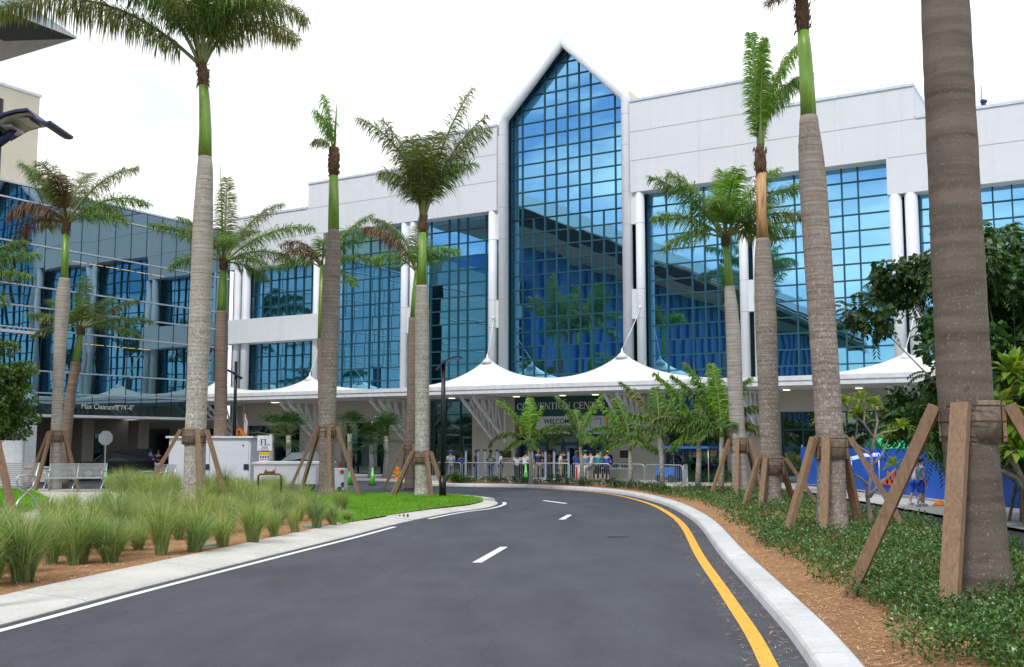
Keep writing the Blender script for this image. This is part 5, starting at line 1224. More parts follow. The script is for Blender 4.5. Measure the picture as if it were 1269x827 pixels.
# near lamp cut by the left edge
Yl = 15.0; c = at(-6, 200, Yl); zt = at(-2, 123, Yl).z
L = empty('street_lamp', (c.x, c.y, .4), 'near street lamp head reaching in from the left frame edge', 'street lamp', 'black street lamps')
mb = MB(); mb.tube([(c.x, c.y, .3), (c.x, c.y, zt)], [.085, .075], 16); mb.build('pole', M['black'], L)
top = [at(px, py, Yl) for px, py in ((-2, 163), (8, 157), (20, 150), (35, 146), (49, 144.5))]; tip = [at(px, py, Yl) for px, py in ((49, 144.5), (55, 150), (60, 156.5), (66, 160), (72, 161), (77, 159.5))]
mb = MB()
def strip_(mb, pts, half, th):
    o = Vector((0, 1, 0)) * half; vs = []
    for p in pts: vs += [p - o, p + o, p + o - Vector((0, 0, th)), p - o - Vector((0, 0, th))]
    fs = []
    for i in range(len(pts) - 1):
        for k in range(4): a = i * 4 + k; b = i * 4 + (k + 1) % 4; fs.append((a, b, b + 4, a + 4))
    fs += [(3, 2, 1, 0), tuple(len(vs) - 4 + k for k in range(4))]; mb.add(vs, fs)
strip_(mb, top + tip[1:], .4, .035); mb.tube([at(-4, 180, Yl), at(6, 172, Yl), at(20, 158, Yl)], [.06, .07, .04], 8)
hd = mb.build('lamp_head', M['navy'], L, fix=True)
mb = MB(); vs = []
for q in top[1:]: vs += [q + Vector((0, -.34, -.05)), q + Vector((0, .34, -.05))]
mb.add(vs, [(0, 2, 3, 1), (2, 4, 5, 3), (4, 6, 7, 5)]); mb.build('lens', M['lens'], hd)
for u in (.3, 1.9):
    k0 = int(u) + 1; q = top[k0].lerp(top[k0 + 1], u - int(u)); mb = MB(); mb.box(q + Vector((.05, 0, -.07)), (.16, .4, .03)); mb.build('led_module', M['steel'], hd)
# ------------------------------------------------------------ benches
def bench(label, px, py, Yk, w, head, z):
    c = at(px, 548, Yk); root = empty('park_bench', (0, 0, 0), label, 'bench', 'silver slatted benches in the left garden')
    def T(x, y, zz): return Vector((x, y, zz))
    mb = MB()
    for i in range(11): yy = -.24 + i * .046; mb.box((0, yy, .44 + .008 * math.cos(i)), (w, .03, .02))
    mb.beam(T(-w / 2, -.27, .44), T(w / 2, -.27, .44), .04, .04); mb.build('seat', M['bench'], root)
    mb = MB()
    for i in range(11): u = i / 10; mb.beam(T(-w / 2, .24 + .13 * u, .48 + .37 * u), T(w / 2, .24 + .13 * u, .48 + .37 * u), .012, .022)
    mb.build('backrest', M['bench'], root)
    for sx in (-1, 0, 1):
        mb = MB(); x = sx * (w / 2 - .02)
        mb.tube([T(x, -.36, 0), T(x, -.2, .2), T(x, .02, .34), T(x, .2, .42), T(x, .27, .55), T(x, .38, .87)], .022, 8)
        mb.tube([T(x, .4, 0), T(x, .28, .2), T(x, .06, .34), T(x, -.2, .4), T(x, -.28, .44)], .022, 8)
        mb.build('leg', M['bench'], root)
        if sx:
            mb = MB(); mb.tube([T(x, -.25, .45), T(x, -.3, .58), T(x, -.24, .64), T(x, .0, .65), T(x, .3, .62)], .018, 8); mb.build('armrest', M['bench'], root)
    root.location = (c.x, c.y, z); root.rotation_euler = (0, 0, head); root.scale = (1.3, 1.3, 1.5); return root
p = Gl(95, 606.5); bench('wide silver slat bench facing the lawn circle', 95, 606, p.y - 3, 1.95, .12, p.z)
p = Gl(190, 610); bench('silver bench mostly hidden in tall grass left of the big braced trunk', 197, 606, p.y, 1.3, -.75, p.z - .05)
p = Gl(-12, 630); bench('bench cut by the left frame edge', -13, 606, p.y, 2.0, -.25, p.z)
# ------------------------------------------------------------ signs
c = at(129, 590, 58); st = empty('stop_sign', (c.x, c.y, .1), 'grey back of a stop sign on a galvanised post', 'sign')
zc = at(129, 543, 58).z; mb = MB(); mb.box((c.x, c.y + .04, zc / 2 + .1), (.07, .05, zc + .1)); mb.build('post', M['steel'], st)
mb = MB(); R_ = .42; mb.prism([(c.x + R_ * math.cos(PI / 8 + k * PI / 4), c.y, zc + R_ * math.sin(PI / 8 + k * PI / 4)) for k in range(8)], (0, .012, 0)); mb.build('sign_plate', M['steel'], st, fix=True)
mb = MB(); mb.box((c.x - .12, c.y - .01, zc - .3), (.14, .01, .12)); mb.build('yellow_tag', M['sign_yellow'], st)
c = at(295, 590, 60); ws = empty('warning_sign', (c.x, c.y, .1), 'orange diamond pedestrian warning sign above the white box', 'sign'); zc = at(295, 540, 60).z
mb = MB(); mb.tube([(c.x, c.y + .05, .1), (c.x, c.y + .05, zc)], .04, 8); mb.build('post', M['steel'], ws)
mb = MB(); mb.prism([(c.x + .5, c.y, zc), (c.x, c.y, zc + .5), (c.x - .5, c.y, zc), (c.x, c.y, zc - .5)], (0, .015, 0)); mb.build('sign_plate', M['sign_orange'], ws, fix=True)
mb = MB(); y_ = c.y - .012; mb.ball((c.x - .02, y_, zc + .22), .07, (1, .1, 1)); mb.beam((c.x, y_, zc + .14), (c.x - .03, y_, zc - .06), .01, .1, up=Vector((0, 1, 0)))
for a, b in (((-.03, -.04), (-.16, -.26)), ((-.03, -.04), (.1, -.26)), ((0, .1), (-.15, -.02)), ((0, .1), (.14, 0))): mb.beam((c.x + a[0], y_, zc + a[1]), (c.x + b[0], y_, zc + b[1]), .05, .01)
mb.build('walker_symbol', M['ink'], ws)
c = at(302, 590, 62); fp = empty('banner_pole', (c.x, c.y, .1), 'thin white pole with a narrow red edged flag behind the white box', 'flag'); z1 = at(302, 513, 62).z
mb = MB(); mb.tube([(c.x, c.y, .1), (c.x, c.y, z1)], .03, 8); mb.build('pole', M['steel'], fp)
mb = MB(); mb.add([(c.x - .02, c.y, z1), (c.x + .16, c.y + .02, z1 - .5), (c.x + .1, c.y, z1 - 1.6), (c.x - .14, c.y, z1 - 1.5)], [(0, 1, 2, 3)]); mb.add([(c.x - .02, c.y - .01, z1), (c.x + .06, c.y - .01, z1 - .5), (c.x - .02, c.y - .01, z1 - 1.5), (c.x - .14, c.y - .01, z1 - 1.5)], [(0, 1, 2, 3)], 1); mb.build('flag', [M['sign_white'], M['red']], fp)
Yb = 52; c = at(328, 590, Yb); fs_ = empty('sign_stand', (c.x, c.y, .15), 'square white FL sign over a small yellow notice', 'sign')
def rect(mb, px0, py0, px1, py1, Y, th=.06, mi=0):
    a = at(px0, py1, Y); b = at(px1, py0, Y); mb.box(((a.x + b.x) / 2, Y, (a.z + b.z) / 2), (abs(b.x - a.x), th, abs(b.z - a.z)), mi=mi)
mb = MB(); rect(mb, 319, 540, 337.5, 558.5, Yb, .12); spl = mb.build('sign_plate', M['sign_white'], fs_)
mb = MB(); q = at(323.5, 552, Yb); serif_text(mb, 'FL.', 0, .3, .02, lambda x, z: Vector((q.x + x, Yb - .066, q.z + z))); mb.build('lettering', M['ink'], spl)
mb = MB(); rect(mb, 324, 554.5, 332, 555, Yb - .065, .005); rect(mb, 323, 556.3, 333, 556.8, Yb - .065, .005); rect(mb, 325, 552.9, 331, 553.2, Yb - .065, .005); mb.build('fine_print', M['navy'], spl)
mb = MB(); rect(mb, 321, 560, 334, 573.5, Yb, .08); nn_ = mb.build('notice_plate', M['sign_white'], fs_)
mb = MB(); rect(mb, 321, 560, 334, 564, Yb - .045, .006); mb.build('notice_header', M['sign_yellow'], nn_)
mb = MB()
for k_ in range(4): rect(mb, 322.2 + k_ * 3, 565.5, 324.2 + k_ * 3, 567.5, Yb - .045, .006); rect(mb, 322.5 + k_ * 3, 569, 324 + k_ * 3, 570, Yb - .045, .006)
mb.build('notice_print', M['navy'], nn_)
mb = MB(); rect(mb, 322, 573.5, 324, 592, Yb, .08); rect(mb, 331, 573.5, 333, 592, Yb, .08); mb.build('leg', M['steel'], fs_)
# ------------------------------------------------------------ white equipment
Yw = 55; c = at(258, 600, Yw); wb = empty('equipment_cabinet', (c.x, c.y, .1), 'tall white steel cabinet with two doors left of the FL sign', 'cabinet')
a = at(208, 600, Yw); b = at(311, 543, Yw); zt = b.z
mb = MB(); mb.box(((a.x + b.x) / 2, Yw + 1.1, zt / 2), (b.x - a.x, 2.2, zt)); mb.build('body', M['white_box'], wb)
mb = MB(); mb.box(((a.x + b.x) / 2, Yw + 1.1, zt + .05), (b.x - a.x + .3, 2.5, .1)); mb.build('lid', M['white_metal'], wb)
for u0, u1 in ((.02, .5), (.51, .98)):
    x0 = a.x + (b.x - a.x) * u0; x1 = a.x + (b.x - a.x) * u1; mb = MB(); mb.box(((x0 + x1) / 2, Yw - .02, zt / 2 + .05), (x1 - x0 - .03, .04, zt - .25)); dr_ = mb.build('door', M['white_box'], wb)
    mb = MB(); mb.box((x1 - .3, Yw - .05, zt * .85), (.05, .03, .12)); mb.build('handle', M['black_plastic'], dr_); mb = MB(); mb.box((x1 - .12, Yw - .05, zt * .42), (.26, .03, .3)); mb.build('latch', M['black_plastic'], dr_)
Yt = 49; c = at(365, 600, Yt); wt = empty('low_white_trailer', (c.x, c.y, .1), 'low long white trailer box behind the thick braced trunk', 'trailer')
a = at(314, 606, Yt); b = at(405, 575, Yt)
mb = MB(); mb.box(((a.x + b.x) / 2, Yt + 1, (.45 + b.z) / 2), (b.x - a.x, 2, b.z - .45)); mb.build('body', M['white_box'], wt)
mb = MB(); mb.box(((a.x + b.x) / 2, Yt + 1, b.z + .04), (b.x - a.x + .16, 2.15, .09)); mb.build('lid', M['white_metal'], wt)
mb = MB()
for u in (.3, .62, .88): xx = a.x + (b.x - a.x) * u; mb.box((xx, Yt - .01, (b.z + .4) / 2), (.03, .02, b.z - .55))
mb.box((b.x - .35, Yt - .02, b.z - .5), (.3, .03, .7)); mb.build('panel_seam', M['facade_joint'], wt)
for u in (.35, .75):
    mb = MB(); xx = a.x + (b.x - a.x) * u; mb.tube([(xx, Yt + .05, .38), (xx, Yt + .3, .38)], .28, 16); mb.build('wheel', M['tyre'], wt)
Yt2 = 48.5; a = at(402, 608, Yt2); b = at(426, 581, Yt2); wc = empty('small_white_cart', (b.x, Yt2, .1), 'small white utility box with a red reflector and black corner latch', 'utility box')
mb = MB(); mb.box(((a.x + b.x) / 2, Yt2 + .6, b.z / 2 + .1), (b.x - a.x, 1.2, b.z - .2)); mb.build('body', M['white_box'], wc)
mb = MB(); q = at(424, 585, Yt2); mb.tube([(q.x, Yt2 - .03, q.z), (q.x, Yt2, q.z)], .1, 12); mb.build('reflector', M['red'], wc)
mb = MB(); q = at(424.5, 601, Yt2); mb.box((q.x, Yt2 - .02, q.z), (.13, .04, .22)); mb.build('latch', M['black_plastic'], wc)
mb = MB()
for dx in (-.4, .25): mb.tube([((a.x + b.x) / 2 + dx, Yt2, .22), ((a.x + b.x) / 2 + dx, Yt2 + .2, .22)], .13, 12)
mb.build('wheel', M['tyre'], wc)
# backflow pipe
Yp = 36; bf = empty('backflow_pipe', (at(336, 600, Yp).x, Yp, .5), 'old brass water pipe loop with valve in the tall grass', 'water pipe'); mb = MB()
P_ = [at(px, py, Yp) for px, py in ((320, 612), (320, 590), (322, 588), (333, 587.5), (346, 588), (348.5, 590), (348.5, 612))]; mb.tube(P_, .035, 8); mb.build('pipe', M['brass'], bf)
mb = MB(); q = at(334, 586.5, Yp); mb.box((q.x, q.y, q.z), (.34, .14, .12)); mb.tube([q + Vector((-.12, 0, 0)), q + Vector((-.12, 0, .13))], .03, 6); mb.tube([q + Vector((.1, 0, 0)), q + Vector((.16, 0, .12))], .03, 6); mb.build('valve', M['brass'], bf)
# cones, hydrant, bollards
def cone(label, px, Y, h=.75, st=True, zb=.02):
    c = at(px, 600, Y); root = empty('traffic_cone', (c.x, c.y, zb), label, 'traffic cone', 'lime green traffic cones'); mb = MB(); mb.box((c.x, c.y, zb + .02), (.42, .42, .04)); mb.build('base', M['black_plastic'], root)
    mb = MB(); mb.tube([(c.x, c.y, zb + .04), (c.x, c.y, zb + h)], [.16, .035], 14); cc = mb.build('cone_body', M['cone_green'], root)
    mb = MB(); mb.tube([(c.x, c.y, zb + h * .55), (c.x, c.y, zb + h * .72)], [.096, .07], 14, cap=False); mb.build('reflective_band', M['sign_white'], cc)
cone('lime green cone partly behind the white utility box', 433, 59, .8)
cone('lime green cone standing alone on the asphalt before the fan palms', 461.5, 58, .95)
cone('tall thin lime cone behind the crowd barriers left of the entrance', 651.5, 60.5, 1.0, zb=.1)
cone('lime cone tip showing above the grass beside the silver bench', 131, 55, .9, zb=.02)
c = at(492.5, 595, 63); hy = empty('fire_hydrant', (c.x, c.y, .1), 'yellow orange fire hydrant on the plaza edge', 'hydrant')
mb = MB(); mb.tube([(c.x, c.y, .1), (c.x, c.y, .18), (c.x, c.y, .2), (c.x, c.y, .72), (c.x, c.y, .8), (c.x, c.y, .9)], [.2, .2, .13, .14, .15, .04], 14); mb.build('body', M['sign_orange'], hy)
mb = MB(); mb.tube([(c.x - .27, c.y, .55), (c.x + .27, c.y, .55)], .07, 10); mb.tube([(c.x, c.y - .26, .5), (c.x, c.y, .5)], .09, 10); mb.build('nozzle', M['sign_yellow'], hy)
c = at(716.5, 598, 58.7); db = empty('channelizer_post', (c.x, c.y, .1), 'short white cylinder with a red side before the entrance barriers', 'bollard')
mb = MB(); mb.tube([(c.x, c.y, .1), (c.x, c.y, 1.12)], .17, 16); mb.tube([(c.x + .25, c.y + .1, .1), (c.x + .25, c.y + .1, 1.05)], .16, 16); mb.build('post', M['white_metal'], db)
mb = MB(); mb.box((c.x - .1, c.y - .15, .6), (.1, .06, .8)); mb.build('red_band', M['red'], db)
# white low planter wall & blue panels at the far left
mb = MB(); a = Gl(46, 583); mb.box((at(45, 575, 53).x, 53, .75), (1.5, .4, .7)); mb.box((at(45, 575, 53).x, 53, 1.13), (1.6, .5, .07)); tag(mb.build('planter_wall', M['kerb_concrete'], None, (at(45, 575, 53).x, 53, .4)), 'low pale planter wall behind the grass at the far left', 'wall')
hp = empty('site_hoarding', (at(5, 560, 50).x, 50, .4), 'pale blue site hoarding behind the left edge tree', 'hoarding'); mb = MB(); a = at(-60, 590, 50); b = at(31, 546, 50); mb.box(((a.x + b.x) / 2, 50, b.z / 2), (b.x - a.x, .1, b.z)); mb.build('panel', M['sign_white'], hp)
mb = MB()
for px in (-25, 2, 30): q = at(px, 546, 50); mb.box((q.x, 49.93, q.z / 2), (.07, .04, q.z))
mb.build('post', M['steel'], hp)
# ------------------------------------------------------------ crowd barriers and detector posts
def barrier(label, a, b):
    a = Vector((a[0], a[1], .1)); b = Vector((b[0], b[1], .1)); root = empty('crowd_barrier', (a + b) / 2, label, 'barrier', 'steel crowd barriers before the entrance')
    z = Vector((0, 0, 1)); d = (b - a).normalized(); a2 = a + d * .05; b2 = b - d * .05; mb = MB()
    mb.tube([a2 + z * .12, a2 + z * 1.0, a2 + d * .1 + z * 1.1, b2 - d * .1 + z * 1.1, b2 + z * 1.0, b2 + z * .12, a2 + d * .02 + z * .12], .025, 6); mb.build('frame', M['steel'], root)
    mb = MB(); n = int((b2 - a2).length / .125)
    for i in range(1, n): q = a2.lerp(b2, i / n); mb.tube([q + z * .12, q + z * 1.1], .009, 5, cap=False)
    mb.build('bars', M['steel'], root)
    pr = Vector((-d.y, d.x, 0))
    for q in (a2 + d * .25, b2 - d * .25): mb = MB(); mb.tube([q - pr * .3 + z * .02, q + z * .13, q + pr * .3 + z * .02], .02, 6); mb.build('foot', M['steel'], root)
bx = [510, 541, 572, 620, 662, 707, 757, 799, 846]; bY = [62.5, 61.5, 60.6, 60.0, 59.4, 58.6, 57.6, 56.2, 54.2]
bpos = [(at(bx[i], 560, bY[i]).x, bY[i]) for i in range(9)]
i_ = 0
for i in range(8):
    a = Vector(bpos[i]); b = Vector(bpos[i + 1]); n = max(1, round((b - a).length / 2.4))
    for j in range(n):
        p = a.lerp(b, j / n); q = a.lerp(b, (j + 1) / n); barrier(ORD[i_] + ' steel crowd barrier from the left in the line before the entrance', p, q); i_ += 1
barrier('steel barrier end section turned towards the storefront on the right', bpos[-1], (bpos[-1][0] + .6, bpos[-1][1] + 2.2))
def post(label, px, Y):
    c = at(px, 590, Y); root = empty('detector_post', (c.x, c.y, .1), label, 'detector post', 'pale walk-through detector posts'); mb = MB(); mb.box((c.x, c.y, 1.0), (.12, .1, 1.75)); mb.build('column', M['detector'], root)
    mb = MB(); mb.box((c.x, c.y, 1.9), (.2, .16, .09)); mb.build('sensor_head', M['navy'], root); mb = MB(); mb.box((c.x, c.y, .13), (.5, .4, .05)); mb.tube([(c.x - .16, c.y - .1, .18), (c.x + .16, c.y - .1, .18)], .08, 8); mb.build('foot', M['steel'], root)
for i, (px, Y) in enumerate(((577.3, 62.6), (592.2, 61.8), (600.8, 62.8), (616, 61.4), (659.5, 60.8), (676, 60.8), (686.7, 60.9), (704.5, 60.2), (744, 61.5))): post(ORD[i] + ' walk-through detector post counted from the left', px, Y)
# ------------------------------------------------------------ vehicles
def vehicle(label, px, Y, head, kind, paint, name, zg=.02):
    c = at(px, 590, Y); root = empty(name, (0, 0, 0), label, 'car' if kind == 'suv' else 'pickup truck'); wd = .98
    if kind == 'suv': prof_ = [(-2.35, .35), (-2.4, .75), (-2.3, 1.02), (-1.2, 1.12), (-.45, 1.72), (1.7, 1.78), (2.25, 1.15), (2.4, 1.0), (2.4, .4)]; gw = [(-.98, 1.14), (-.38, 1.63), (1.62, 1.69), (2.0, 1.15)]
    else: prof_ = [(-2.75, .4), (-2.8, .85), (-2.65, 1.1), (-1.45, 1.18), (-.75, 1.8), (.85, 1.86), (1.05, 1.2), (2.85, 1.18), (2.85, .5)]; gw = [(-1.2, 1.2), (-.68, 1.7), (.75, 1.76), (.9, 1.2)]
    mb = MB(); n = len(prof_); vs = []
    for s in (-1, 1):
        for x, z in prof_: vs.append((x, s * (wd if z < 1.3 else wd * .8), z))
    mb.add(vs, [tuple(range(n)), tuple(range(2 * n - 1, n - 1, -1))] + [(i, i + n, (i + 1) % n + n, (i + 1) % n) for i in range(n)])
    body = mb.build('body', M[paint], root, fix=True)
    mb = MB()
    for s in (-1, 1): mb.add([(x, s * (wd * (.985 if z < 1.3 else .8) + .012), z) for x, z in gw], [(0, 1, 2, 3)])
    mb.build('side_window', M['car_glass'], root)
    fx = prof_[3]; tx = prof_[4]; mb = MB(); mb.add([(fx[0] + .08, -wd * .82, fx[1] + .08), (fx[0] + .08, wd * .82, fx[1] + .08), (tx[0] - .06, wd * .72, tx[1] - .04), (tx[0] - .06, -wd * .72, tx[1] - .04)], [(0, 1, 2, 3)]); o = mb.build('windscreen', M['car_glass'], root); o.location = (-.03, 0, .03)
    mb = MB(); mb.box((.2, 0, 1.2), (.06, wd * 1.99, .02)); mb.box((.35, 0, 1.45), (.08, wd * 1.66, .5)); mb.build('pillar', M[paint], body)
    fx_ = prof_[0][0] + .85; rx_ = prof_[-1][0] - .95
    for x in (fx_, rx_):
        for s in (-1, 1):
            mb = MB(); mb.tube([(x, s * wd * .78, .38), (x, s * (wd + .01), .38)], .38, 22); w = mb.build('wheel', M['tyre'], root); mb = MB(); mb.tube([(x, s * (wd + .005), .38), (x, s * (wd + .03), .38)], .22, 14); mb.build('rim', M['rim'], w)
    for s in (-1, 1):
        mb = MB(); mb.box((prof_[0][0] + .02, s * .72, .85), (.1, .36, .16)); mb.build('headlight', M['lens'], root)
        mb = MB(); mb.box((prof_[-1][0] - .02, s * .88, .95), (.1, .22, .36)); mb.build('tail_light', M['tail'], root)
        mb = MB(); mb.box((fx[0] + .3, s * (wd + .1), 1.18), (.12, .22, .16)); mb.build('mirror', M[paint], root)
    mb = MB(); mb.box((prof_[0][0] - .03, 0, .45), (.12, wd * 1.8, .2)); mb.box((prof_[-1][0] + .03, 0, .5), (.12, wd * 1.8, .2)); mb.build('bumper', M['black_plastic'], root)
    if kind != 'suv': mb = MB(); mb.box((1.95, 0, 1.19), (1.6, wd * 1.7, .02)); mb.build('bed', M['black_plastic'], root)
    root.location = (c.x, c.y, zg); root.rotation_euler = (0, 0, head); return root
vehicle('silver SUV seen from the side behind the low white trailer', 372, 63.5, .1, 'suv', 'car_silver', 'parked_suv')
vehicle('black SUV with a lit red tail light under the glass building', 141, 66, .42, 'suv', 'car_black', 'parked_suv', .05)
vehicle('black pickup parked behind the black SUV with its bed to the right', 168, 72, .25, 'pickup', 'car_black', 'pickup_truck', .05)
# ------------------------------------------------------------ blue fence and stalls at right
fn = empty('wrapped_fence', (16, 45, .1), 'bright blue wrapped site fence beyond the driveway', 'fence')
fa = Vector((at(985, 548, 60).x, 60, .1)); fb = Vector((18.0, 30, .1)); fm_ = Vector((at(1165, 548, 38.5).x + .6, 38.5, .1))
fpts = [Vector((at(992, 548, 56).x, 56, .1)), Vector((16.2, 47, .1)), Vector((16.6, 38.5, .1)), Vector((17.4, 30, .1)), Vector((17.8, 22, .1))]
seq = []
for i in range(len(fpts) - 1):
    for k_ in range(12): seq.append(fpts[i].lerp(fpts[i + 1], k_ / 12))
seq.append(fpts[-1]); mb = MB(); vs = []
for i, p in enumerate(seq):
    for j in range(6):
        z = .1 + 1.9 * j / 5; b_ = .05 * math.sin(i * .9 + j) * math.sin(PI * j / 5) + rnd.uniform(-.012, .012); vs.append((p.x + b_, p.y + b_ * .3, .12 + z + (.03 * math.sin(i * 1.3) if j == 5 else 0)))
mb.add(vs, [(i * 6 + j, i * 6 + j + 1, (i + 1) * 6 + j + 1, (i + 1) * 6 + j) for i in range(len(seq) - 1) for j in range(5)], 0, True); wr = mb.build('fabric_wrap', M['wrap'], fn)
for i in range(0, len(seq), 6):
    p = seq[i]; mb = MB(); mb.tube([p + Vector((.08, 0, 0)), p + Vector((.08, 0, 2.15))], .03, 6); mb.box(p + Vector((.15, 0, .03)), (.6, .2, .06)); mb.build('post', M['steel'], fn)
mb = MB(); 
for a, b in (((1100, 600), (1101, 585)), ((1106, 599), (1107, 584)), ((1112, 598), (1113, 585)), ((1092, 597), (1122, 600))):
    def onf(px, py):
        r = ray(px, py); best = None
        kx = 16.33 / r.x if r.x else 0
        return Vector((16.2, r.y * 16.2 / r.x, CH + r.z * 16.2 / r.x))
    mb.beam(onf(*a), onf(*b), .05, .22)
mb.build('orange_mark', M['orangemark'], wr)
lt = empty('light_bar', (17.5, 46, 1.9), 'glowing blue white light tube above the blue fence', 'light'); a = at(1055, 568.5, 47.5); b = at(1089, 563.5, 46); mb = MB(); mb.tube([a, a.lerp(b, .5) + Vector((0, 0, .06)), b], .08, 8); mb.build('tube', M['blueled'], lt)
mb = MB(); mb.tube([Vector((a.x, a.y, .1)), a], .03, 6); mb.tube([Vector((b.x, b.y, .1)), b], .03, 6); mb.build('support', M['steel'], lt)
gt = empty('green_tent', (20.5, 47, .1), 'green tent roof with white front above the blue fence', 'tent'); a = at(1098, 566, 46); b = at(1185, 557, 46)
mb = MB(); zt = b.z + .25; mb.prism([(a.x, 46, zt - .45), (b.x + 2, 46, zt - .45), (b.x + 2, 47.5, zt + .3), (a.x, 47.5, zt + .3)], (0, 0, .06)); mb.prism([(a.x, 49, zt - .45), (b.x + 2, 49, zt - .45), (b.x + 2, 47.5, zt + .31), (a.x, 47.5, zt + .31)], (0, 0, .06)); mb.build('roof', M['green_tent'], gt, fix=True)
for x in (a.x + .1, (a.x + b.x) / 2 + 1, b.x + 1.9):
    for y in (46.1, 48.9): mb = MB(); mb.tube([(x, y, .1), (x, y, zt - .42)], .04, 6); mb.build('pole', M['white_metal'], gt)
mb = MB(); mb.box(((a.x + b.x) / 2 + 1.6, 48.9, zt + 1.0 - .4), (1.6, .06, .9)); mb.build('white_banner', M['sign_white'], gt)
for i, (px, py) in enumerate(((1059, 618), (1164, 629))):
    c = G(px, py - 2, .1); mb = MB(); mb.tube([(c.x, c.y, .1), (c.x, c.y, .16), (c.x, c.y, .34)], [.25, .2, .05], 10); tag(mb.build('orange_foot', M['sign_orange'], None, (c.x, c.y, .1)), 'small orange fence foot at the base of the blue fence, %s of two' % ('left' if i == 0 else 'right'), 'fence foot')
# blue canopy stall by the right storefront
s0_, _ = FS(824, 562, 1.8); s1_, _ = FS(884, 562, 1.8)
bs = empty('blue_canopy', W((s0_ + s1_) / 2, 1.8, .1), 'flat blue canopy roof before the right storefront', 'canopy'); mb = MB(); mb.fbox(s0_, s1_, .5, 2.6, 2.02, 2.14); mb.build('roof', M['blue_tent'], bs)
for s in (s0_ + .05, s1_ - .05):
    for d_ in (.6, 2.5): mb = MB(); mb.tube([W(s, d_, .1), W(s, d_, 2.03)], .03, 6); mb.build('pole', M['steel'], bs)
mb = MB(); mb.fbox(s0_ - .2, s0_ + .9, 1.9, 2.7, .35, .95); p = W(s0_, 2.3, .1); bc_ = empty('blue_cart', p, 'blue cart with dark wheels left of the clipped hedge', 'cart'); mb.fbox(s0_ - .1, s0_ + .1, 1.9, 2.7, .95, 1.2); mb.build('body', M['blue_tent'], bc_)
mb = MB()
for s in (s0_, s0_ + .7): mb.tube([W(s, 2.72, .32), W(s, 2.6, .32)], .22, 14)
mb.build('wheel', M['tyre'], bc_)
tbl = empty('check_table', W(GX(776), 1.6, .1), 'grey check-in table with bins right of the entrance', 'table'); s_ = GX(776); mb = MB(); mb.fbox(s_ - 1.4, s_ + 1.4, 1.2, 1.9, .8, .86); mb.build('tabletop', M['steel'], tbl)
for a in (-1.3, 1.3):
    for d_ in (1.25, 1.85): mb = MB(); mb.tube([W(s_ + a, d_, .1), W(s_ + a, d_, .8)], .025, 6); mb.build('leg', M['steel'], tbl)
for k_, a in enumerate((-.8, .1, .9)):
    mb = MB(); mb.fbox(s_ + a - .22, s_ + a + .22, 1.35, 1.75, .865, 1.05 + .06 * k_); tag(mb.build('storage_bin', M['black_plastic'] if k_ != 1 else M['navy'], None, W(s_ + a, 1.55, .865)), ORD[k_] + ' storage bin from the left on the check-in table', 'bin')
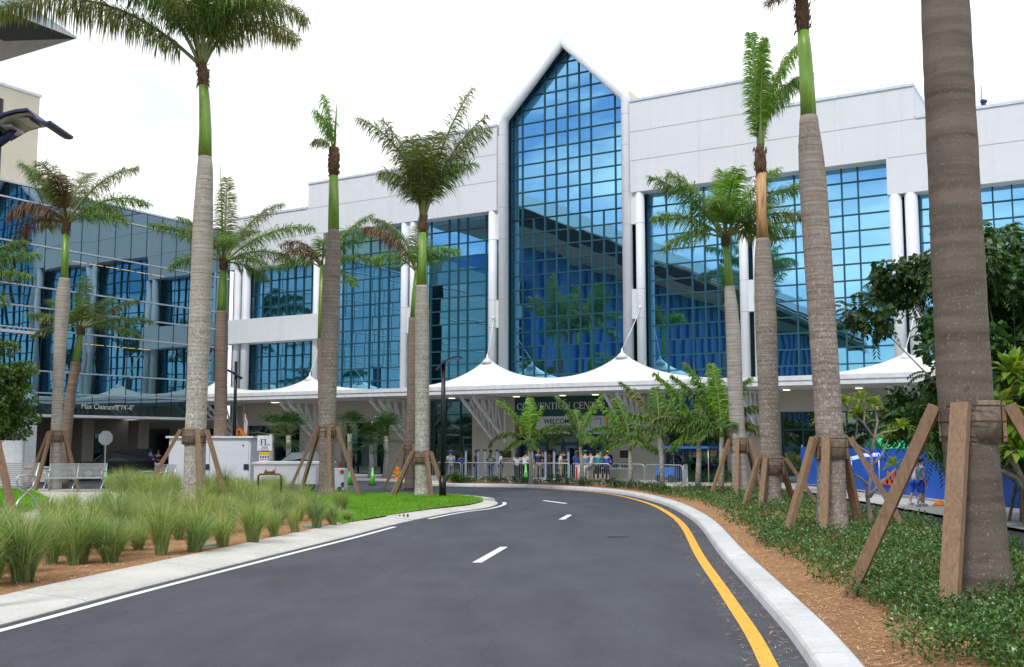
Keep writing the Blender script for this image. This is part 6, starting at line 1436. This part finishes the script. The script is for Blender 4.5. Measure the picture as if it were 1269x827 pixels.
# ------------------------------------------------------------ people
def skinmesh(name, verts, edges, mat, parent, sub=1):
    me = bpy.data.meshes.new(name); me.from_pydata([v[0] for v in verts], edges, []); o = bpy.data.objects.new(name, me); COL.objects.link(o)
    m = o.modifiers.new('s', 'SKIN'); m.use_smooth_shade = True
    for i, v in enumerate(verts):
        r = v[1]; me.skin_vertices[0].data[i].radius = (r if isinstance(r, tuple) else (r, r))
    me.skin_vertices[0].data[0].use_root = True
    if sub: s = o.modifiers.new('u', 'SUBSURF'); s.levels = sub; s.render_levels = sub
    dg = bpy.context.evaluated_depsgraph_get(); dg.update(); m2 = bpy.data.meshes.new_from_object(o.evaluated_get(dg)); bpy.data.objects.remove(o, do_unlink=True)
    m2.materials.clear(); m2.materials.append(mat); m2.name = name; o = bpy.data.objects.new(name, m2); COL.objects.link(o); o.parent = parent; return o
def person(label, px, Y, head, shirt, legs, skin='skin_m', hair='hair', h=1.74, arms='down', shorts=False, cap=None, step=0., bend=0., hairlen=0, sit=False, zb=.1):
    c = at(px, 590, Y); root = empty('person', (0, 0, 0), label, 'person', 'people at the entrance'); k = h / 1.75
    hz = .92; bx_ = math.sin(bend); sh = Vector((0, -bx_ * .5, 1.43 - .12 * abs(bend)));
    hipL, hipR = Vector((.1, 0, hz - .04)), Vector((-.1, 0, hz - .04))
    knL, knR = Vector((.11, -.02 - step * .5, .5)), Vector((-.11, -.02 + step * .3, .5)); anL, anR = Vector((.11, .03 - step * .8, .09)), Vector((-.11, .03 + step, .09)); 
    if sit: hz = .5; hipL.z = hipR.z = .48; knL = Vector((.12, -.42, .5)); knR = Vector((-.12, -.42, .5)); anL = Vector((.12, -.42, .09)); anR = Vector((-.12, -.42, .09)); sh = Vector((0, -.03, 1.0))
    pel = Vector((0, 0, hz)); chest = pel.lerp(sh, .72) + Vector((0, .01, 0)); neck = sh + Vector((0, -.01 - bx_ * .05, .07)); hd0 = neck + Vector((0, -.01 - bx_ * .06, .08)); hd1 = hd0 + Vector((0, -.01, .1))
    sL, sR = sh + Vector((.19, 0, -.03)), sh + Vector((-.19, 0, -.03))
    if arms == 'down': eL, eR = sL + Vector((.06, .03, -.28)), sR + Vector((-.06, .03, -.28)); wL, wR = eL + Vector((.0, -.06, -.25)), eR + Vector((0, -.06, -.25))
    elif arms == 'front': eL, eR = sL + Vector((.05, -.03, -.27)), sR + Vector((-.05, -.03, -.27)); wL, wR = eL + Vector((-.12, -.22, .02)), eR + Vector((.12, -.22, .04))
    elif arms == 'reach': eL, eR = sL + Vector((.05, -.1, -.24)), sR + Vector((-.05, .03, -.28)); wL, wR = eL + Vector((0, -.26, .06)), eR + Vector((0, -.06, -.25))
    else: eL, eR = sL + Vector((.1, .05, -.26)), sR + Vector((-.1, .05, -.26)); wL, wR = eL + Vector((-.12, -.05, -.1)), eR + Vector((.12, -.05, -.1))
    def hand(a, b): d = (b - a).normalized(); return b + d * .09, b + d * .15
    hL, fL = hand(eL, wL); hR, fR = hand(eR, wR); toeL = anL + Vector((0, -.14, -.05)); toeR = anR + Vector((0, -.14, -.05))
    V = [(pel, (.15, .11)), (chest, (.16, .11)), (sh, (.13, .09)), (neck, .052), (hd0, .082), (hd1, (.085, .1)), (sL, .06), (eL, .043), (wL, .03), (hL, (.038, .02)), (fL, (.025, .012)), (sR, .06), (eR, .043), (wR, .03), (hR, (.038, .02)), (fR, (.025, .012)), (hipL, .085), (knL, .058), (anL, .04), (toeL, .035), (hipR, .085), (knR, .058), (anR, .04), (toeR, .035)]
    E = [(0, 1), (1, 2), (2, 3), (3, 4), (4, 5), (2, 6), (6, 7), (7, 8), (8, 9), (9, 10), (2, 11), (11, 12), (12, 13), (13, 14), (14, 15), (0, 16), (16, 17), (17, 18), (18, 19), (0, 20), (20, 21), (21, 22), (22, 23)]
    V = [(v * k, tuple(x * k for x in (r if isinstance(r, tuple) else (r, r)))) for v, r in V]
    b = skinmesh('body', V, E, M[skin], root)
    # face: nose, ears, eyes, fingers folded into the body mesh
    fm2 = MB(); hc = (hd0.lerp(hd1, .35)) * k
    fm2.ball(hc + Vector((0, -.105, -.01)), .018, (.8, 1, 1.2), 6)
    for s in (-1, 1): fm2.ball(hc + Vector((s * .088, 0, 0)), .022, (.5, 1, 1.3), 6)
    for a, w_ in ((hL, fL), (hR, fR)):
        d = (w_ - a).normalized(); sd = d.cross(Vector((0, 1, .3))).normalized()
        for j in range(4): q = w_ * k + sd * (j - 1.5) * .02; fm2.tube([q - d * .02, q + d * (.05 - abs(j - 1.6) * .008), q + d * .075 + Vector((0, .012, -.012))], [.011, .01, .007], 5)
        q = a * k + sd * .035; fm2.tube([q - d * .03, q + sd * .03 + d * .02, q + sd * .035 + d * .05], [.013, .011, .008], 5)
    o2 = fm2.build('tmp', M[skin]); bm = bmesh.new(); bm.from_mesh(b.data); bm.from_mesh(o2.data); bm.to_mesh(b.data); bm.free(); bpy.data.objects.remove(o2, do_unlink=True)
    em = MB()
    for s in (-1, 1): em.ball(hc + Vector((s * .034, -.096, .018)), .011, (1, .5, .7), 6)
    em.box(hc + Vector((0, -.1, -.05)), (.045, .01, .008)); em.build('face_features', M['ink'], root)
    SV = [(pel + Vector((0, 0, -.04)), (.165, .125)), (chest, (.175, .128)), (sh + Vector((0, 0, -.01)), (.14, .1)), (sL, .075), (sL.lerp(eL, .75), .062), (sR, .075), (sR.lerp(eR, .75), .062)]
    skinmesh('shirt', [(v * k, tuple(x * k for x in (r if isinstance(r, tuple) else (r, r)))) for v, r in SV], [(0, 1), (1, 2), (2, 3), (3, 4), (2, 5), (5, 6)], M[shirt], root)
    t = .95 if not shorts else .9
    eL2, eR2 = (anL, anR) if not shorts else (knL, knR)
    tr_ = [(pel, (.16, .12)), (hipL, .105), (knL, .075), (knL.lerp(eL2, .9) if not shorts else knL + Vector((0, 0, -.02)), .062 if not shorts else .085), (hipR, .105), (knR, .075), (knR.lerp(eR2, .9) if not shorts else knR + Vector((0, 0, -.02)), .062 if not shorts else .085)]
    skinmesh('shorts' if shorts else 'trousers', [(v * k, tuple(x * k for x in (r if isinstance(r, tuple) else (r, r)))) for v, r in tr_], [(0, 1), (1, 2), (2, 3), (0, 4), (4, 5), (5, 6)], M[legs], root)
    for a, tt in ((anL, toeL), (anR, toeR)):
        mb = MB(); mb.tube([a * k + Vector((0, .06, -.03)), a * k + Vector((0, .0, -.02)), tt * k + Vector((0, 0, -.0))], [.045, .055, .042], 8); mb.build('shoe', M['black_plastic'] if skin == 'skin_d' else M['cap'], root)
    hc2 = hd1 * k
    mb = MB(); mb.ball(hc2 + Vector((0, .018, .012)), .108 * k, (1, 1.08, .95), 12)
    if hairlen: mb.ball(hc2 + Vector((0, .05, -.08)), .12 * k, (1, .8, 1.2), 12)
    if cap: mb2 = MB(); mb2.ball(hc2 + Vector((0, .0, .045)), .112 * k, (1, 1.08, .7), 12); mb2.prism([hc2 + Vector((-.08, -.08, .05)), hc2 + Vector((.08, -.08, .05)), hc2 + Vector((.06, -.2, .03)), hc2 + Vector((-.06, -.2, .03))], (0, 0, .012)); mb2.build('cap', M[cap], root)
    mb.build('hair', M[hair], root)
    root.location = (c.x, c.y, zb); root.rotation_euler = (0, 0, head); return root
M['floral'] = plain('floral_shirt', (.5, .45, .36), .8, sc=14, c2=(.25, .3, .2), var=.5); M['lightblue'] = plain('light_blue_cloth', (.3, .47, .58), .8); M['royal'] = plain('royal_blue_cloth', (.015, .08, .5), .8)
M['teal'] = plain('teal_cloth', (.01, .26, .27), .8); M['navyc'] = plain('navy_cloth', (.015, .03, .1), .8); M['whitec'] = plain('white_cloth', (.66, .67, .7), .8); M['blackc'] = plain('black_cloth', (.012, .012, .014), .9)
M['khaki'] = plain('khaki_cloth', (.42, .35, .26), .85); M['denim'] = plain('denim', (.06, .13, .26), .85); M['greyc'] = plain('grey_cloth', (.2, .2, .22), .85); M['patt'] = plain('blue_pattern_cloth', (.03, .12, .36), .8, sc=16, c2=(.2, .4, .6), var=.5)
M['brownc'] = plain('brown_cloth', (.06, .035, .025), .9)
pp = [('man in light blue shirt and blue cap looking at a phone, leftmost at the barriers', 558.5, 63.5, .1, 'lightblue', 'greyc', 'skin_m', dict(arms='front', cap='royal')),
      ('person in a royal blue jacket leaning on the barrier', 571.5, 63.2, .4, 'royal', 'blackc', 'skin_d', dict(arms='front', h=1.62, bend=.15)),
      ('person dressed all in black behind a detector post', 590, 64.5, 1.4, 'blackc', 'blackc', 'skin_d', dict()),
      ('man in a floral shirt and jeans', 608, 63.3, -.6, 'floral', 'denim', 'skin_d', dict(arms='hips', h=1.8)),
      ('guard in white shirt and black trousers holding out an arm', 620.5, 63, 1.7, 'whitec', 'blackc', 'skin_d', dict(arms='reach')),
      ('woman with black bushy hair in white blouse and black trousers seen from behind', 641, 61, 3.0, 'whitec', 'blackc', 'skin_d', dict(arms='front', hairlen=1, h=1.68)),
      ('person in white t-shirt bowing their head beside the lime cone', 650, 61.8, 2.4, 'whitec', 'blackc', 'skin_m', dict(arms='front', bend=.2)),
      ('dark dressed man standing just behind the white t-shirt', 654, 64, .2, 'greyc', 'blackc', 'skin_d', dict(h=1.78)),
      ('man in a navy shirt left of the doors', 667, 63.5, .2, 'navyc', 'greyc', 'skin_m', dict(h=1.82, hair='skin_m')),
      ('person in black holding something near the left doors', 672.5, 65, .6, 'blackc', 'blackc', 'skin_m', dict(arms='front')),
      ('person in dark brown clothes in the open doorway', 680.5, 65.5, 2.8, 'brownc', 'brownc', 'skin_d', dict()),
      ('person in black between the two middle detector posts', 687, 66, .1, 'blackc', 'blackc', 'skin_m', dict(h=1.8)),
      ('man in white polo and khaki trousers handing something over', 695, 62, 1.5, 'whitec', 'khaki', 'skin_m', dict(arms='reach')),
      ('man in black shirt behind the white polo', 698, 64.5, -.3, 'blackc', 'blackc', 'skin_m', dict(arms='front', h=1.82)),
      ('guard in blue shirt with rust coloured curly hair', 714.5, 63.2, .5, 'royal', 'blackc', 'skin_d', dict(arms='front', hair='hair_b', hairlen=1)),
      ('man in patterned blue shirt, khaki shorts and a cap seen from behind', 725.5, 59.6, 3.1, 'patt', 'khaki', 'skin_l', dict(shorts=True, cap='teal', arms='front', h=1.78)),
      ('person in white shirt just behind the patterned blue shirt', 732, 62, 2.6, 'whitec', 'greyc', 'skin_l', dict()),
      ('man in teal shirt and black shorts seen from behind', 741, 59.4, 3.2, 'teal', 'blackc', 'skin_l', dict(shorts=True, arms='front', h=1.8)),
      ('man in royal blue polo, black shorts and white cap', 751.5, 59.6, 2.7, 'royal', 'blackc', 'skin_l', dict(shorts=True, cap='whitec', arms='front', h=1.75)),
      ('dark dressed person in the shade right of the doors', 754, 64, .2, 'blackc', 'blackc', 'skin_d', dict(h=1.8)),
      ('bare armed person in blue shirt beside the glass pier under the left building', 185.5, 68, -.3, 'royal', 'blackc', 'skin_l', dict(arms='front')),
      ('woman in black top and pale shorts left of the big braced trunk', 195, 66, .1, 'blackc', 'whitec', 'skin_m', dict(arms='front', shorts=True, hairlen=1)),
      ('person in dark grey sitting low beside the big braced trunk', 215, 60, 2.9, 'greyc', 'greyc', 'skin_m', dict(sit=True, cap='cap', arms='front'))]
for l, px, Y, hd_, sh_, lg, sk, kw in pp:
    if px < 230 and kw.get('sit'):
        kw['zb'] = .55; c = at(px, 590, Y); mb = MB(); mb.box((c.x, c.y, .78), (.5, .45, .06)); mb.box((c.x, c.y + .1, .5), (.1, .1, .55)); tag(mb.build('stool', M['black_plastic'], None, (c.x, c.y, .5)), 'small black stool under the seated grey person', 'stool')
    person(l, px, Y, hd_, sh_, lg, sk, **kw)
person('walker in patterned blue shirt and bright blue shorts on the right sidewalk', 1141, 38.2, 1.75, 'patt', 'royal', 'skin_l', 'hair', 1.72, 'down', True, None, .22)
person('walker nearly hidden behind the one in bright blue shorts', 1134, 38.9, 1.75, 'whitec', 'royal', 'skin_l', 'hair', 1.7, 'down', True, None, -.2)
for k_, px in enumerate((843, 879)):
    s_, _ = FS(px, 580, .3); p = W(s_, .3, .1); o = person(('left' if k_ == 0 else 'right') + ' of two dark seated people under the blue canopy', 0, 0.001 + p.y, 2.5 + k_, 'blackc', 'blackc', 'skin_d', sit=True, arms='front'); o.location = p
    mb = MB(); mb.box(p + Vector((0, 0, .38)), (.42, .42, .05)); mb.box(p + Vector((0, .0, .18)), (.34, .34, .36)); tag(mb.build('stool', M['black_plastic'], None, p), 'dark stool under the %s seated person by the storefront' % ('left' if k_ == 0 else 'right'), 'stool')
# ------------------------------------------------------------ sky, sun, camera
SUN_EL, SUN_AZ = 52, 205     # azimuth measured clockwise from +Y
w = bpy.data.worlds.new('World'); S.world = w; w.use_nodes = True; t = w.node_tree; bg = t.nodes['Background']
sky = t.nodes.new('ShaderNodeTexSky'); sky.sky_type = 'NISHITA'; sky.sun_disc = False; sky.sun_elevation = math.radians(SUN_EL); sky.sun_rotation = math.radians(SUN_AZ); sky.air_density = 1.0; sky.dust_density = .6; sky.ozone_density = 4
tc = t.nodes.new('ShaderNodeTexCoord'); gv = tc.outputs['Generated']
n1 = noise_n(t, mapping(t, gv, (1.6, 1.6, 4.2)), 1.7, 7, .58, .4)
dt = t.nodes.new('ShaderNodeVectorMath'); dt.operation = 'DOT_PRODUCT'; link(t, gv, dt.inputs[0]); dt.inputs[1].default_value = (.25, .95, .15)
mr = t.nodes.new('ShaderNodeMapRange'); link(t, dt.outputs['Value'], mr.inputs[0]); mr.inputs['From Min'].default_value = -.35; mr.inputs['From Max'].default_value = .45; mr.inputs['To Min'].default_value = -.02; mr.inputs['To Max'].default_value = .75
ad = t.nodes.new('ShaderNodeMath'); ad.operation = 'ADD'; link(t, n1, ad.inputs[0]); link(t, mr.outputs[0], ad.inputs[1])
cm = ramp(t, ad.outputs[0], [(.44, (0, 0, 0)), (.60, (1, 1, 1))])
n2 = noise_n(t, mapping(t, gv, (2, 2, 5)), 2.2, 6, .6)
K_ = 1 / .1
cc = ramp(t, n2, [(.34, (.66, .71, .76)), (.52, (1, 1, 1))])
sc_ = t.nodes.new('ShaderNodeVectorMath'); sc_.operation = 'SCALE'; link(t, cc, sc_.inputs[0]); sc_.inputs['Scale'].default_value = 1.12 * K_
mx = mixc(t, cm, sky.outputs[0], sc_.outputs[0])
link(t, mx, bg.inputs[0]); bg.inputs[1].default_value = .1
sl = bpy.data.lights.new('sun', 'SUN'); sl.energy = 1.9; sl.angle = math.radians(9); sl.color = (1, .98, .95); so = bpy.data.objects.new('sun', sl); COL.objects.link(so)
az = math.radians(SUN_AZ); el = math.radians(SUN_EL); sd = Vector((math.sin(az) * math.cos(el), math.cos(az) * math.cos(el), math.sin(el)))
so.rotation_euler = sd.to_track_quat('Z', 'Y').to_euler(); so.location = (0, 0, 60)
cam = bpy.data.cameras.new('camera'); cam.sensor_width = 36; cam.lens = F / 1269 * 36; cam.clip_end = 3000; cam.clip_start = .1
co = bpy.data.objects.new('camera', cam); COL.objects.link(co); co.location = (0, 0, CH); co.rotation_euler = (PI / 2 + TILT, 0, 0); S.camera = co
S.view_settings.view_transform = 'Standard'; S.view_settings.look = 'None'; S.view_settings.exposure = .36; S.view_settings.gamma = 1
S.render.engine = 'CYCLES'
